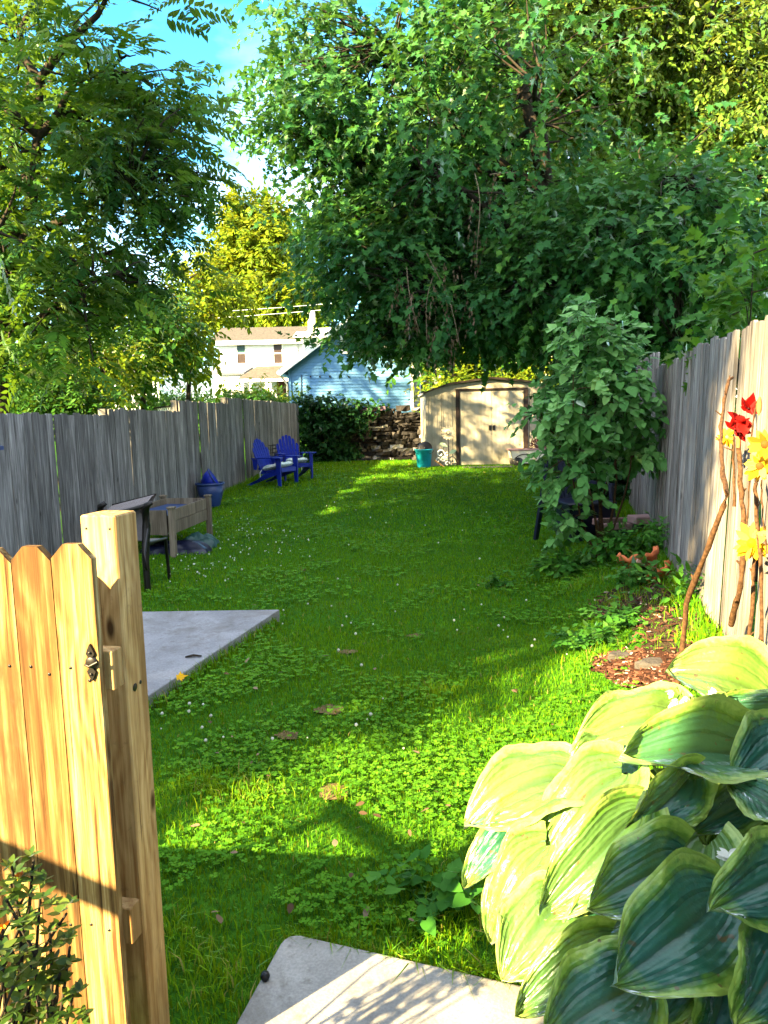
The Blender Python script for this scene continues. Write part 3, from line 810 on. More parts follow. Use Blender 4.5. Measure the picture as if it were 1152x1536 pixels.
# ------------------------------------------------------------------ gate and its post
GA = R(-12); GD = 1.50
gc = at(161, 1100, GD)
gate = empty('picket_gate', (gc.x, GD, 0), 'open new pine picket gate with dog-eared boards', 'gate', GA)
U = Vector((math.cos(GA), math.sin(GA), 0))
PW = .0945
xr = 0.0
for k in range(3):
    xl = xr - PW
    wx = gc.x + U.x * (xl + xr) / 2; wy = GD + U.y * (xl + xr) / 2
    top = at(125 - 66 * k, (815, 818.5, 822, 827)[k], wy).z; z0 = .07
    c = .030; g_ = .0012
    poly = [(xl + g_, -.009, z0), (xr - g_, -.009, z0), (xr - g_, -.009, top - c), (xr - c, -.009, top), (xl + c, -.009, top), (xl + g_, -.009, top - c)]
    mb = MB(); mb.prism(poly, (0, .018, 0), (.62, .10, .40, .5)[k]); pk = mb.build('picket', M['pine'], gate)
    for zz in (1.075, .49):
        for dx in (.026, .069): MB().lathe([(.0, .0012), (.0032, .001), (.0036, 0)], (xl + dx, -.0096, zz + random.gauss(0, .006)), 8, Matrix.Rotation(R(90), 3, 'X')).build('nail', M['black'], pk)
    xr = xl
for zz in (1.075, .49):
    MB().box((-.135, .029, zz), (.306, .038, .085), bev=.002).build('rail', M['pine_post'], gate)
lt = MB()
lz = at(151, 994, 1.49).z; lx = -.017
def spear(mb, z0, z1, w):
    zm = z0 + (z1 - z0) * .4
    mb.prism([(lx, -.0095, z0), (lx + w, -.0095, zm), (lx + w * .45, -.0095, z0 + (z1 - z0) * .75), (lx, -.0095, z1), (lx - w * .45, -.0095, z0 + (z1 - z0) * .75), (lx - w, -.0095, zm)], (0, -.005, 0))
spear(lt, lz + .005, lz + .040, .010); spear(lt, lz - .005, lz - .040, .010)
lt.lathe([(.0, .006), (.010, .006), (.013, .004), (.014, 0)], (lx, -.0095, lz), 14, Matrix.Rotation(R(90), 3, 'X'))
lt.tube([(lx - .013, -.015, lz - .004), (lx, -.020, lz - .006), (lx + .017, -.016, lz + .003)], .0028, 8)
for dz in (.022, -.024): lt.lathe([(0, .004), (.003, .0035), (.0036, 0)], (lx, -.014, lz + dz), 8, Matrix.Rotation(R(90), 3, 'X'))
lt.build('latch', M['dark_metal'], gate)

PD = 1.72; pw = .0905
pc = at(172, 900, PD); ptop = at(172, 769, PD).z
post = empty('gate_post', (pc.x, PD, 0), 'square new pine post standing behind the open gate', 'post', R(-13))
MB().box((0, 0, ptop / 2 - .05), (pw, pw, ptop + .1), bev=.004).build('shaft', M['pine_post'], post)
kn = MB(); kz = at(203, 1026, PD).z
kn.lathe([(0, .002), (.007, .0016), (.010, 0)], (pw / 2 + .0003, -.012, kz), 9, Matrix.Rotation(R(90), 3, 'Y'))
kn.lathe([(0, .002), (.004, .0016), (.005, 0)], (pw / 2 + .0003, .012, kz + .004), 9, Matrix.Rotation(R(90), 3, 'Y'))
for (a, b) in ((-.03, .0), (.03, .0)): kn.lathe([(0, .001), (.003, .0008), (.0035, 0)], (a, -pw / 2 - .0003, ptop - .03), 8, Matrix.Rotation(R(90), 3, 'X'))
kn.build('knot', M['black'], post)

# ------------------------------------------------------------------ houses beyond the fence
def gable_house(o, w, d, eave, ridge, wall_mat, roof_mat, along='x', z0=0, over=.25, trim=None):
    """walls + roof in local space, front wall at y=0, x from 0..w, depth d; ridge runs along x or y"""
    mb = MB()
    if along == 'x':
        mb.prism([(0, 0, z0), (0, d, z0), (0, d, eave), (0, d / 2, ridge), (0, 0, eave)], (w, 0, 0)).build('wall', wall_mat, o)
        s = (ridge - eave) / (d / 2); t = .12
        rp = [(-over, -over, eave - over * s + .02), (-over, d / 2, ridge + .02), (-over, d + over, eave - over * s + .02), (-over, d + over, eave - over * s + t + .02), (-over, d / 2, ridge + t + .03), (-over, -over, eave - over * s + t + .02)]
        return MB().prism(rp, (w + 2 * over, 0, 0)).build('roof', roof_mat, o)
    mb.prism([(0, 0, z0), (w, 0, z0), (w, 0, eave), (w / 2, 0, ridge), (0, 0, eave)], (0, d, 0)).build('wall', wall_mat, o)
    s = (ridge - eave) / (w / 2); t = .12
    rp = [(-over, -over, eave - over * s + .02), (w / 2, -over, ridge + .02), (w + over, -over, eave - over * s + .02), (w + over, -over, eave - over * s + t + .02), (w / 2, -over, ridge + t + .03), (-over, -over, eave - over * s + t + .02)]
    return MB().prism(rp, (0, d + 2 * over, 0)).build('roof', roof_mat, o)

def window(o, x, z, w, h, y=-.0, frame=.07, glass='glass_dark', mat='white_paint', split=True, glass2=None):
    """sash window set in a wall facing -Y at local (x, z) = centre"""
    mb = MB()
    for sx in (-1, 1): mb.box((x + sx * (w / 2 + frame / 2), y - .03, z), (frame, .06, h + 2 * frame))
    for sz in (-1, 1): mb.box((x, y - .032, z + sz * (h / 2 + frame / 2)), (w, .06, frame))
    if split: mb.box((x, y - .028, z), (w, .05, frame * .8))
    f = mb.build('window', M[mat], o)
    if glass2:
        MB().box((x, y - .008, z + h / 4), (w, .012, h / 2)).build('pane', M[glass], f)
        MB().box((x, y - .008, z - h / 4), (w, .012, h / 2)).build('pane', M[glass2], f)
    else: MB().box((x, y - .008, z), (w, .012, h)).build('pane', M[glass], f)
    return f

# white two-storey house, far left of centre
D = 58.0
wl = at(327, 545, D); wr = at(446, 520, D)
zb = tz(wl.x, D) - .2
wh = empty('white_house', (wl.x, D, zb), 'white two-storey house with brown shingle roof and porch', 'house')
W_ = wr.x - wl.x; ev = at(380, 511, D).z - zb; rg = ev + 1.35
rf_ = gable_house(wh, W_, 9, ev, rg, M['white_siding'], M['shingle'], 'x', 0, .5)
MB().box((W_ / 2, -.52, ev - .18), (W_ + 1.0, .10, .30)).build('fascia', M['white_paint'], wh)
for (px, gl, g2) in ((362, 'glass_teal', 'glass_brown'), (417, 'glass_brown', 'glass_brown')):
    c = at(px, 530, D); window(wh, c.x - wl.x, c.z - zb, .62, 1.5, glass=gl, frame=.09, glass2=g2)
# porch with its own shingle roof
pz = at(400, 551, D).z - zb; pz2 = at(400, 568, D - 2.4).z - zb; xa = at(374, 560, D).x - wl.x
MB().prism([(xa + .6, .0, pz), (W_ + 1.0, .0, pz), (W_ + 1.0, -2.4, pz2), (xa - .4, -2.4, pz2)], (0, 0, .10)).build('porch_roof', M['shingle'], wh)
MB().box(((xa - .4 + W_ + 1) / 2, -2.42, pz2 - .10), (W_ + 1.4 - xa, .08, .22)).build('fascia', M['white_paint'], wh)
MB().prism([(-.3, .0, pz - .05), (xa + .3, .0, pz - .05), (xa - .2, -1.2, pz - .55), (-.5, -1.2, pz - .55)], (0, 0, .12)).build('side_roof', M['shingle_dark'], wh)
MB().box((xa / 2 - .2, -1.0, pz / 2 - .35), (xa - .2, .3, pz - .75)).build('side_room', M['white_siding'], wh)
for px in (377, 405): 
    x = at(px, 590, D - 2.2).x - wl.x; MB().box((x, -2.2, pz2 / 2 - .1), (.25, .25, pz2 - .2)).build('porch_post', M['white_paint'], wh)
dx = at(425, 590, D).x - wl.x; dz = at(425, 590, D).z - zb
dr = MB().box((dx, -.05, dz - .2), (.95, .08, 2.6)).build('door', M['rust'], wh)
MB().lathe([(.22, -.04), (.30, 0), (.22, .04)], (dx + .05, -.13, dz + .2), 16, Matrix.Rotation(R(90), 3, 'X')).build('wreath', M['brick_pink'], dr)
# flat wing on its right with the chimney
wx0 = W_ + .05; wx1 = at(500, 520, D).x - wl.x; wz = at(460, 507, D).z - zb
MB().box(((wx0 + wx1) / 2, 3, wz / 2), (wx1 - wx0, 5.6, wz)).build('side_wing', M['white_siding'], wh)
MB().prism([(wx0 - .3, -.4, wz + .01), (wx1 + .3, -.4, wz + .01), (wx1 + .3, 4.5, wz + 1.1), (wx0 - .3, 4.5, wz + 1.1)], (0, 0, .12)).build('wing_roof', M['white_paint'], wh)
MB().box((wx0 + .4, -.04, wz - 1.0), (.12, .1, 2.2)).build('downpipe', M['white_paint'], wh)
chx = at(464, 485, D).x - wl.x; MB().box((chx, 2.0, wz + 1.2), (.55, .55, 2.0), bev=.04).build('chimney', M['cream'], wh)

# blue clapboard house, gable towards the garden
D = 27.0
bl = at(433, 560, D); br = at(619, 560, D)
zb = tz(bl.x, D) - .5; bw_ = br.x - bl.x
bh = empty('blue_house', (bl.x, D, zb), 'blue clapboard house with white gable trim behind the stone wall', 'house')
ev = at(433, 551, D).z - zb; sl_ = .70; rg = ev + sl_ * bw_ / 2
gable_house(bh, bw_, 9, ev, rg, M['blue_siding'], M['shingle_dark'], 'y', 0, .30)
mb = MB(); h = .115; z = .02
while z < rg - .1:
    z1 = z + h
    ins0 = max(0, (z - ev) / sl_); ins1 = max(0, (z1 - ev) / sl_)
    if bw_ - 2 * ins1 > .1:
        mb.add([(ins0, -.030, z), (bw_ - ins0, -.030, z), (bw_ - ins1, -.008, z1), (ins1, -.008, z1), (ins0, -.004, z), (bw_ - ins0, -.004, z)], [[0, 1, 2, 3], [4, 5, 1, 0]])
    z = z1
mb.build('siding', M['blue_siding'], bh)
for sg in (0, 1):
    x = bw_ * sg; MB().box((x + (.03 if sg == 0 else -.03), -.045, ev / 2), (.09, .05, ev - .1)).build('corner_trim', M['blue_siding'] if sg == 0 else M['white_paint'], bh)
    a = Vector((-.32, -.33, ev - .32 * sl_)) if sg == 0 else Vector((bw_ + .32, -.33, ev - .32 * sl_)); b = Vector((bw_ / 2, -.33, rg))
    MB().bar(a, b, .05, .20, (0, 0, 1)).build('rake_trim', M['white_paint'], bh)
    MB().tube([(a.x, -.35, a.z + .02), (a.x, 9, a.z + .02)], .07, 8).build('gutter', M['white_paint'], bh)
MB().tube([(-.30, -.34, ev - .25), (-.16, -.12, ev - .45), (-.06, -.08, ev - .6), (-.06, -.08, .1)], .04, 8).build('downpipe', M['cream'], bh)
c = at(524, 514, D); window(bh, c.x - bl.x, c.z - zb, .46, .62, y=-.03, glass='glass_teal', frame=.08)
mb = MB()
for px in (466, 480, 495, 509, 523): 
    q = at(px, 565, D); mb.box((q.x - bl.x, -.05, q.z - zb), (.05, .05, .06))
q0 = at(452, 562, D); q1 = at(452, 590, D); mb.bar((q0.x - bl.x, -.045, q0.z - zb), (q1.x - bl.x, -.045, q1.z - zb), .02, .02, (0, 1, 0))
mb.build('wall_bracket', M['dark_metal'], bh)

# beige house glimpsed to the right of it
D = 34.0
q0 = at(622, 600, D); zb = tz(q0.x, D) - .3
eh = empty('beige_house', (q0.x, D, zb), 'beige clapboard house glimpsed between blue house and shed', 'house')
gable_house(eh, 6.5, 8, at(640, 530, D).z - zb, at(640, 500, D).z - zb, M['cream'], M['shingle'], 'x', 0, .3)
mb = MB(); z = .05
while z < at(640, 530, D).z - zb - .15:
    mb.add([(0, -.035, z), (6.5, -.035, z), (6.5, -.006, z + .15), (0, -.006, z + .15), (0, -.004, z), (6.5, -.004, z)], [[0, 1, 2, 3], [4, 5, 1, 0]]); z += .15
mb.build('siding', M['cream'], eh)
q = at(637, 572, D); window(eh, q.x - q0.x, q.z - zb, .35, 1.1, y=-.04, frame=.07)

# pale house far behind the left trees
D = 46.0
q0 = at(80, 600, D); zb = tz(q0.x, D) - .2
ph = empty('pale_house', (q0.x, D, zb), 'pale house showing through the trees over the left fence', 'house')
pw_ = at(240, 600, D).x - q0.x; pe = at(100, 563, D).z - zb
gable_house(ph, pw_, 8, pe, pe + 2.2, M['white_siding'], M['shingle_dark'], 'x', 0, .4)
for px in (100, 185, 212):
    q = at(px, 592, D); window(ph, q.x - q0.x, q.z - zb, .8, 1.3, glass='glass_brown', frame=.12)

# white lattice canopy peeping over the fence
q0 = at(236, 613, 13.5); q1 = at(276, 606, 13.5)
lc = empty('lattice_canopy', (q0.x, 13.5, 0), 'white lattice canopy edge peeping over the grey fence', 'canopy')
mb = MB(); n = 12
for i in range(n):
    t = i / n; p = q0.lerp(q1, t); p2 = q0.lerp(q1, min(1, (i + 1) / n))
    mb.bar((p.x - q0.x, 0, p.z - .08), (p2.x - q0.x, 0, p2.z), .012, .014, (0, 1, 0)); mb.bar((p.x - q0.x, .01, p.z), (p2.x - q0.x, .01, p2.z - .08), .012, .014, (0, 1, 0))
mb.build('lattice', M['white_paint'], lc)
MB().bar((-.05, 0, q0.z + .01), (q1.x - q0.x + .1, 0, q1.z + .01), .05, .03).build('rail', M['dark_metal'], lc)
for x in (0.0, q1.x - q0.x): MB().box((x, .05, q0.z / 2 - .06), (.05, .05, q0.z)).build('canopy_post', M['white_paint'], lc)

# overhead wires
for k, (a, b) in enumerate((((150, 466), (470, 446)), ((180, 475), (500, 452)))):
    p0 = at(a[0], a[1], 38); p1 = at(b[0], b[1], 44)
    p0 = p0 + (p0 - p1) * 2.0; p2 = p1 + (p1 - p0) * .8
    pts = [p0.lerp(p2, t) - Vector((0, 0, 1.4 * math.sin(math.pi * t) - .95)) for t in np.linspace(0, 1, 24)]
    tag(MB().tube(pts, .016, 5).build('overhead_wire', M['white_paint']), ('upper of two overhead wires crossing before the yellow-green tree', 'lower of two overhead wires crossing before the yellow-green tree')[k], 'wire', 'overhead wires')

# ------------------------------------------------------------------ unseen own house, neighbour, low fence and rail, added to shade the garden
nb = empty('brick_shade_house', (-12.6, -.4, 0), 'unseen tall brick house added on the left to shade the garden', 'house')
def brick():
    t = NT('red_brick'); b = t.n('TexBrick', {'Vector': t.obj(), 'Color1': (.26, .10, .07, 1), 'Color2': (.33, .14, .09, 1), 'Mortar': (.4, .37, .33, 1), 'Scale': 4.0})
    return t.bsdf(b.outputs[0], .9, .1)
M['brick'] = brick()
gable_house(nb, 5.6, 1.9, 12.6, 13.4, M['brick'], M['shingle_dark'], 'y', 0, .15)  # unseen house, height and edges shaped to shade lawn and maple
oh = empty('siding_shade_house', (-3.2, -9.5, 0), 'unseen white siding house added behind the camera to shade the hosta', 'house')
gable_house(oh, 11, 8.0, 6.0, 8.6, M['white_siding'], M['shingle_dark'], 'x', 0, .2)  # unseen house placed so its corner shades the hosta's right side
lowf = empty('low_shade_fence', (-.90, 1.57, 0), 'unseen low board fence added left of the gate to shade the lawn', 'fence')
for k in range(5): MB().bar((-.0, 0, .09 + k * .133), (-2.6, .32, .09 + k * .133), .022, .131).build('board', M['pine_post'], lowf)  # unseen solid boards, added so their shadow covers the lawn by the slab
for x in (-.06, -1.3, -2.55): MB().box((x, .07 - x * .123, .36), (.08, .08, .70)).build('post', M['pine_post'], lowf)
hr = empty('handrail', (-1.9, .7, 0), 'unseen dark handrail added for its shadow on gate and slab', 'railing')
mb = MB(); mb.bar((-.55, .35, 1.40), (.32, -.75, 1.40), .045, .05); mb.build('rail', M['dark_metal'], hr)  # unseen rail, set at the height that throws a band across the gate
for x, y in ((-.5, .29), (.28, -.7)): MB().box((x, y, .68), (.04, .04, 1.38)).build('baluster', M['dark_metal'], hr)

# ------------------------------------------------------------------ dry stone wall with a slate cap
D = 20.8
sw0 = at(470, 650, D).x; sw1 = at(662, 650, D).x
sw = empty('stone_wall', (sw0, D, tz(sw0, D)), 'rough dry stone wall between ivy and cream shed', 'wall')
def stone_mat():
    t = NT('field_stone'); o = t.obj(); r = t.attr('rnd'); n = t.noise(o, 7, 5, .6)
    c = t.ramp(r, [(0, (.014, .013, .014)), (.5, (.030, .027, .027)), (.8, (.065, .058, .054)), (.93, (.10, .088, .08)), (1, (.62, .60, .60))])
    c = t.mix(.6, c, t.ramp(n, [(.3, .55), (.7, 1.25)]), 'MULTIPLY')
    return t.bsdf(c, .9, .15, 0, t.bump(t.noise(o, 30, 5, .7), .8, .02))
M['stone'] = stone_mat()
wL = sw1 - sw0
mb = MB(); z = 0.0; rng = random.Random(5)
hd = at(560, 612, D).z - tz(sw0, D)
while z < hd:
    h = rng.uniform(.05, .13); x = -.1
    while x < wL:
        w = rng.uniform(.10, .46); hh = h * rng.uniform(.6, 1.35)
        v = []
        for sz in (-1, 1):
            for (sx, sy) in ((-1, -1), (-.3, -1.25), (.4, -1.2), (1, -.9), (1, 1), (-1, 1)):
                v.append((x + w / 2 + sx * w / 2 * rng.uniform(.80, 1.0), sy * .16 * rng.uniform(.6, 1.25), z + hh / 2 + sz * hh / 2 * rng.uniform(.5, 1.25)))
        r = rng.random() * .92
        bx = x / wL
        if .32 < bx < .85 and rng.random() < .17 * (1.2 - z / hd): r = rng.uniform(.94, 1)
        f = [[0, 5, 4, 3, 2, 1], [6, 7, 8, 9, 10, 11]] + [[i, (i + 1) % 6, 6 + (i + 1) % 6, 6 + i] for i in range(6)]
        mb.add(v, f, r); x += w * .98
    z += h * .97
mb.build('stones', M['stone'], sw)
MB().box((wL / 2, .25, hd / 2 - .1), (wL, .42, hd - .1)).build('core', M['soil'], sw)
a = at(516, 620, D - .1); b = at(578, 612, D - .1)
mb = MB(); mb.bar(Vector((a.x - sw0, -.1, a.z - tz(sw0, D))), Vector((b.x - sw0, -.1, b.z - tz(sw0, D))), .5, .10); mb.build('cap_slab', plain('purple_slate', (.14, .085, .12), .8, .2), sw)
# stones fallen along its foot
mb = MB()
for i in range(16):
    x = rng.uniform(sw0 + .6, sw1 - .5); mb.box((x, D - .35, tz(x, D) + .03), (rng.uniform(.1, .3), .15, .09), Matrix.Rotation(rng.uniform(-.6, .6), 3, 'Z'), rng.random())
o = mb.build('footing_stones', M['stone'], sw); o.data.transform(Matrix.Translation(-sw.location))

# ------------------------------------------------------------------ shed
zs_ = at(690, 700, SHED_Y).z
SX0 = at(639, 650, SHED_Y).x; SX1 = at(834, 650, SHED_Y).x; SW = SX1 - SX0
sh = empty('metal_shed', (SX0, SHED_Y, zs_), 'cream metal garden shed with two sliding doors', 'shed')
he = at(640, 590, SHED_Y).z - zs_; hp = at(738, 570, SHED_Y).z - zs_
dj0 = at(690, 650, SHED_Y).x - SX0; dj1 = at(785, 650, SHED_Y).x - SX0; dh = at(738, 588, SHED_Y).z - zs_
MB().prism([(0, 0, 0), (SW, 0, 0), (SW, 0, he), (SW * .82, 0, he + (hp - he) * .62), (SW / 2, 0, hp), (SW * .18, 0, he + (hp - he) * .62), (0, 0, he)], (0, 2.4, 0)).build('wall', M['shed'], sh)
for x in (.05, .13, .36, .40, .62, SW - .62, SW - .40, SW - .36, SW - .13, SW - .05):
    MB().box((x, -.008, (he - .02) / 2), (.022, .018, he - .04), bev=.004).build('wall_rib', M['shed'], sh)
for x in (.25, .52, SW - .25, SW - .5): MB().box((x, -.004, (he - .03) / 2), (.06, .010, he - .05), bev=.003).build('wall_rib', M['shed'], sh)
prof = [(-.06, he - .03), (SW * .18, he + (hp - he) * .62 + .01), (SW / 2, hp + .02), (SW * .82, he + (hp - he) * .62 + .01), (SW + .06, he - .03)]
rp = [(x, -.10, z) for x, z in prof] + [(x, -.10, z + .045) for x, z in prof[::-1]]
MB().prism(rp, (0, 2.6, 0)).build('roof', M['shed'], sh)
mb = MB()
for (x0, z0), (x1, z1) in zip(prof[:-1], prof[1:]): mb.bar((x0, -.112, z0 + .032), (x1, -.112, z1 + .032), .022, .040)
mb.build('roof_edge', M['brown_trim'], sh)
MB().prism([(dj0 - .1, -.014, dh + .04), (dj1 + .1, -.014, dh + .04), (dj1 + .1, -.014, dh + .09), (dj0 - .1, -.014, dh + .09)], (0, -.03, 0)).build('door_track', M['brown_trim'], sh)
MB().box((dj0 - .055, -.03, dh / 2 + .02), (.085, .05, dh + .04)).build('door_jamb', M['brown_trim'], sh)
MB().box((dj1 + .055, -.03, dh / 2 + .02), (.105, .05, dh + .04)).build('door_jamb', M['brown_trim'], sh)
dm = (dj0 + dj1) / 2
for sg in (-1, 1):
    x0, x1 = (dj0 + .002, dm - .004) if sg < 0 else (dm + .004, dj1 - .002)
    mb = MB(); mb.box(((x0 + x1) / 2, -.022, dh / 2 + .015), (x1 - x0, .016, dh), bev=.004)
    n = 9
    for i in range(1, n): mb.box((x0 + (x1 - x0) * i / n, -.031, dh / 2 + .015), (.012, .006, dh - .04))
    d_ = mb.build('door', M['shed'], sh)
    MB().box((dm + sg * .045, -.046, dh * .52), (.055, .022, .12), bev=.005).build('handle', M['black'], d_)
# base: timber step and ramp board in front
bz = tz(1.9, 17.4)
st = empty('shed_platform', ((SX0 + SX1) / 2, SHED_Y, bz), 'low brown timber platform carrying the shed and bucket', 'platform')
x0 = at(624, 705, 17.7).x - st.location.x; x1 = SX1 + .3 - st.location.x; th = zs_ - bz - .003
MB().box(((x0 + x1) / 2, 1.0, th / 2 - .05), (x1 - x0, 2.9, th + .1), bev=.012).build('deck', M['planter_wood'], st)
MB().box(((x0 + x1) / 2, -.47, th / 2 - .06), (x1 - x0, .03, th + .02)).build('edge_board', plain('tan_timber', (.26, .17, .10), .85, .2), st)
r0 = at(692, 705, 17.45).x - st.location.x; r1 = at(766, 705, 17.45).x - st.location.x
MB().prism([(r0, -.95, -.02), (r1, -.95, -.02), (r1, -.49, th + .01), (r0, -.49, th + .01)], (0, .0, .035)).build('ramp_board', M['old_wood_warm'], st)
# ------------------------------------------------------------------ adirondack chairs with cushions
def adirondack(loc, rz, label):
    o = empty('adirondack_chair', loc, label, 'chair', rz, 'blue adirondack chairs by the fence')
    c = M['cobalt']
    mb = MB(); n = 6
    for i in range(n):
        t = (i + .5) / n; y = -.30 + .52 * t; z = .37 - .12 * t
        mb.box((0, y, z), (.50, .078, .022), Matrix.Rotation(R(-13), 3, 'X'), .5, .004)
    mb.box((0, -.335, .335), (.50, .022, .09), None, .5)
    mb.build('seat', c, o)
    mb = MB(); n = 7; tilt = R(20)
    for i in range(n):
        u = (i - 3) / 3; w = .062; x0 = u * .185; x1 = u * .235
        h = .80 - .20 * u * u; th = .018
        base = Vector((0, .18, .24))
        def pt(x, s_, off): return base + Vector((x, s_ * math.sin(tilt) + off * math.cos(tilt), s_ * math.cos(tilt) - off * math.sin(tilt)))
        hh = w / 2; tl = .05 * u
        poly = [pt(x0 - hh, 0, 0), pt(x0 + hh, 0, 0), pt(x1 + hh, h - .02 - max(0, tl), 0), pt(x1 + hh * .4, h - max(0, tl) * .3, 0), pt(x1 - hh * .4, h - max(0, -tl) * .3, 0), pt(x1 - hh, h - .02 - max(0, -tl), 0)]
        mb.prism(poly, Vector((0, math.cos(tilt), -math.sin(tilt))) * th, .5)
    for s_ in (.12, .42): mb.bar(base + Vector((-.24, s_ * math.sin(tilt) + .03, s_ * math.cos(tilt))), base + Vector((.24, s_ * math.sin(tilt) + .03, s_ * math.cos(tilt))), .03, .05, (0, 0, 1), .5)
    mb.build('backrest', c, o); o.scale = (.93, .93, .93)
    for sg in (-1, 1):
        poly = [(sg * .25, .36, .56), (sg * .29, -.30, .585), (sg * .27, -.40, .585), (sg * .40, -.41, .585), (sg * .43, -.30, .585), (sg * .37, .1, .575), (sg * .32, .38, .56)]
        MB().prism(poly, (0, 0, .024), .5).build('armrest', c, o)
        MB().prism([(sg * .295, -.36, 0), (sg * .295, -.29, 0), (sg * .295, -.24, .585), (sg * .295, -.37, .585)], (sg * .03, 0, 0), .5).build('leg', c, o)
        MB().prism([(sg * .262, .58, 0), (sg * .262, .46, 0), (sg * .262, .10, .24), (sg * .262, -.34, .37), (sg * .262, -.34, .27), (sg * .262, .10, .14)][::1], (sg * .028, 0, 0), .5).build('leg', c, o)
        MB().prism([(sg * .30, .26, .34), (sg * .30, .33, .34), (sg * .30, .36, .56), (sg * .30, .22, .56)], (sg * .02, 0, 0), .5).build('arm_bracket', c, o)
    return o
def cushion(parent_loc, rz, label, name='seat_cushion'):
    o = empty(name, parent_loc, label, 'cushion', rz, 'patterned seat cushions')
    mb = MB(); nx_, ny_ = 12, 12; top = []; vs = []; fs = []
    for k in (0, 1):
        for j in range(ny_ + 1):
            for i in range(nx_ + 1):
                u, v = i / nx_ * 2 - 1, j / ny_ * 2 - 1
                b = (1 - abs(u) ** 5) * (1 - abs(v) ** 5)
                b2 = max(0, b) ** .35
                d = .012 * math.cos(u * 4.7) * math.cos(v * 4.7)
                z = (.055 * b2 + d * b2) if k else -.044 * b2
                y = v * .235; vs.append((u * .235, y - .06, .385 - .235 * (y + .24) * .9 + z))
    m = (nx_ + 1) * (ny_ + 1)
    for k in (0, 1):
        for j in range(ny_):
            for i in range(nx_):
                a = k * m + j * (nx_ + 1) + i; q = [a, a + 1, a + nx_ + 2, a + nx_ + 1]; fs.append(q if k else q[::-1])
    mb.add(vs, fs, .5, True); mb.build('cover', M['cushion'], o)
    mb = MB()
    for s_ in (-1, 1): mb.tube([(s_ * .22, .17, .27), (s_ * .24, .2, .22), (s_ * .25, .19, .12)], .008, 5)
    mb.build('tie', M['white_paint'], o)
    return o
def cushion_mat():
    t = NT('patterned_fabric'); o = t.obj(); v = t.n('TexVoronoi', {'Vector': o, 'Scale': 22.0}).outputs['Distance']
    n = t.noise(o, 16, 3, .5, 1.5)
    c = t.ramp(n, [(.44, (.62, .66, .64)), (.50, (.12, .30, .30)), (.56, (.66, .68, .64))])
    c = t.mix(t.ramp(v, [(.12, .7), (.2, 0)]), c, (.10, .22, .34)); return t.bsdf(c, .9, .1)
M['cushion'] = cushion_mat()
pL = gp(414, 727); pR = gp(441, 719)
adirondack(pL, R(62), 'blue adirondack chair seen side on nearest the grey fence')
cushion(pL + Vector((0, 0, .035)), R(62), 'pale patterned cushion on the side on blue chair')
adirondack(pR, R(26), 'blue adirondack chair turned towards the lawn beside its twin')
cushion(pR + Vector((0, 0, .035)), R(26), 'pale patterned cushion on the blue chair facing the lawn')
# wire plant stand between chairs and fence
c = gp(407, 708); ws = empty('wire_basket_stand', c, 'dark wire basket stand behind the blue chairs at the fence', 'plant stand')
mb = MB()
for k in range(9):
    a = k / 9 * 6.283; mb.tube([(.19 * math.cos(a), .19 * math.sin(a), .62), (.17 * math.cos(a), .17 * math.sin(a), .36)], .007, 4)
for z in (.36, .45, .54, .62): mb.tube([(.185 * math.cos(a), .185 * math.sin(a), z) for a in np.linspace(0, 6.283, 19)], .008, 4, False)
mb.build('basket', M['dark_metal'], ws)
mb = MB()
for k in range(3):
    a = k / 3 * 6.283; mb.tube([(.16 * math.cos(a), .16 * math.sin(a), .37), (.2 * math.cos(a), .2 * math.sin(a), 0)], .011, 5)
mb.build('leg', M['dark_metal'], ws)

# ------------------------------------------------------------------ blue square planter holding a tilted bowl
c = gp(317, 760); bp = empty('flower_pot', c, 'tapered blue plastic pot standing by the grey fence', 'planter', R(-14))
def frustum(w0, w1, h, th=.015):
    mb = MB(); a, b = w0 / 2, w1 / 2
    def ring(r, z): return [(-r, -r, z), (r, -r, z), (r, r, z), (-r, r, z)]
    vs = ring(a, 0) + ring(b, h) + ring(b - th, h) + ring(a - th, .03)
    fs = [[0, 3, 2, 1], [12, 13, 14, 15]]
    for k in range(3):
        for i in range(4): j = (i + 1) % 4; fs.append([k * 4 + i, k * 4 + j, k * 4 + 4 + j, k * 4 + 4 + i])
    return mb.add(vs, fs, .5)
MB().lathe([(0, 0), (.13, 0), (.15, .03), (.20, .22), (.225, .385), (.215, .385), (.18, .2), (.12, .04), (0, .04)], n=28).build('pot', M['blue_pot'], bp)
MB().lathe([(.212, .37), (.238, .37), (.242, .385), (.238, .402), (.212, .402)], n=28).build('rim', M['blue_pot'], bp)
bw = empty('blue_bowl', c + Vector((.03, 0, .42)), 'glossy blue bowl tipped inside the tapered blue pot', 'bowl', R(-14))
rot = Matrix.Rotation(R(58), 3, 'Y') @ Matrix.Rotation(R(-18), 3, 'X')
MB().lathe([(.0, -.16), (.09, -.15), (.15, -.06), (.185, .05), (.178, .05), (.14, -.05), (.08, -.13), (.0, -.14)], (0, 0, .02), 22, rot).build('bowl', M['cobalt'], bw)
MB().tube([rot @ Vector((.188 * math.cos(a), .188 * math.sin(a), .05)) + Vector((0, 0, .02)) for a in np.linspace(0, 6.283, 25)], .009, 6, False).build('rim', M['blue_pot'], bw)

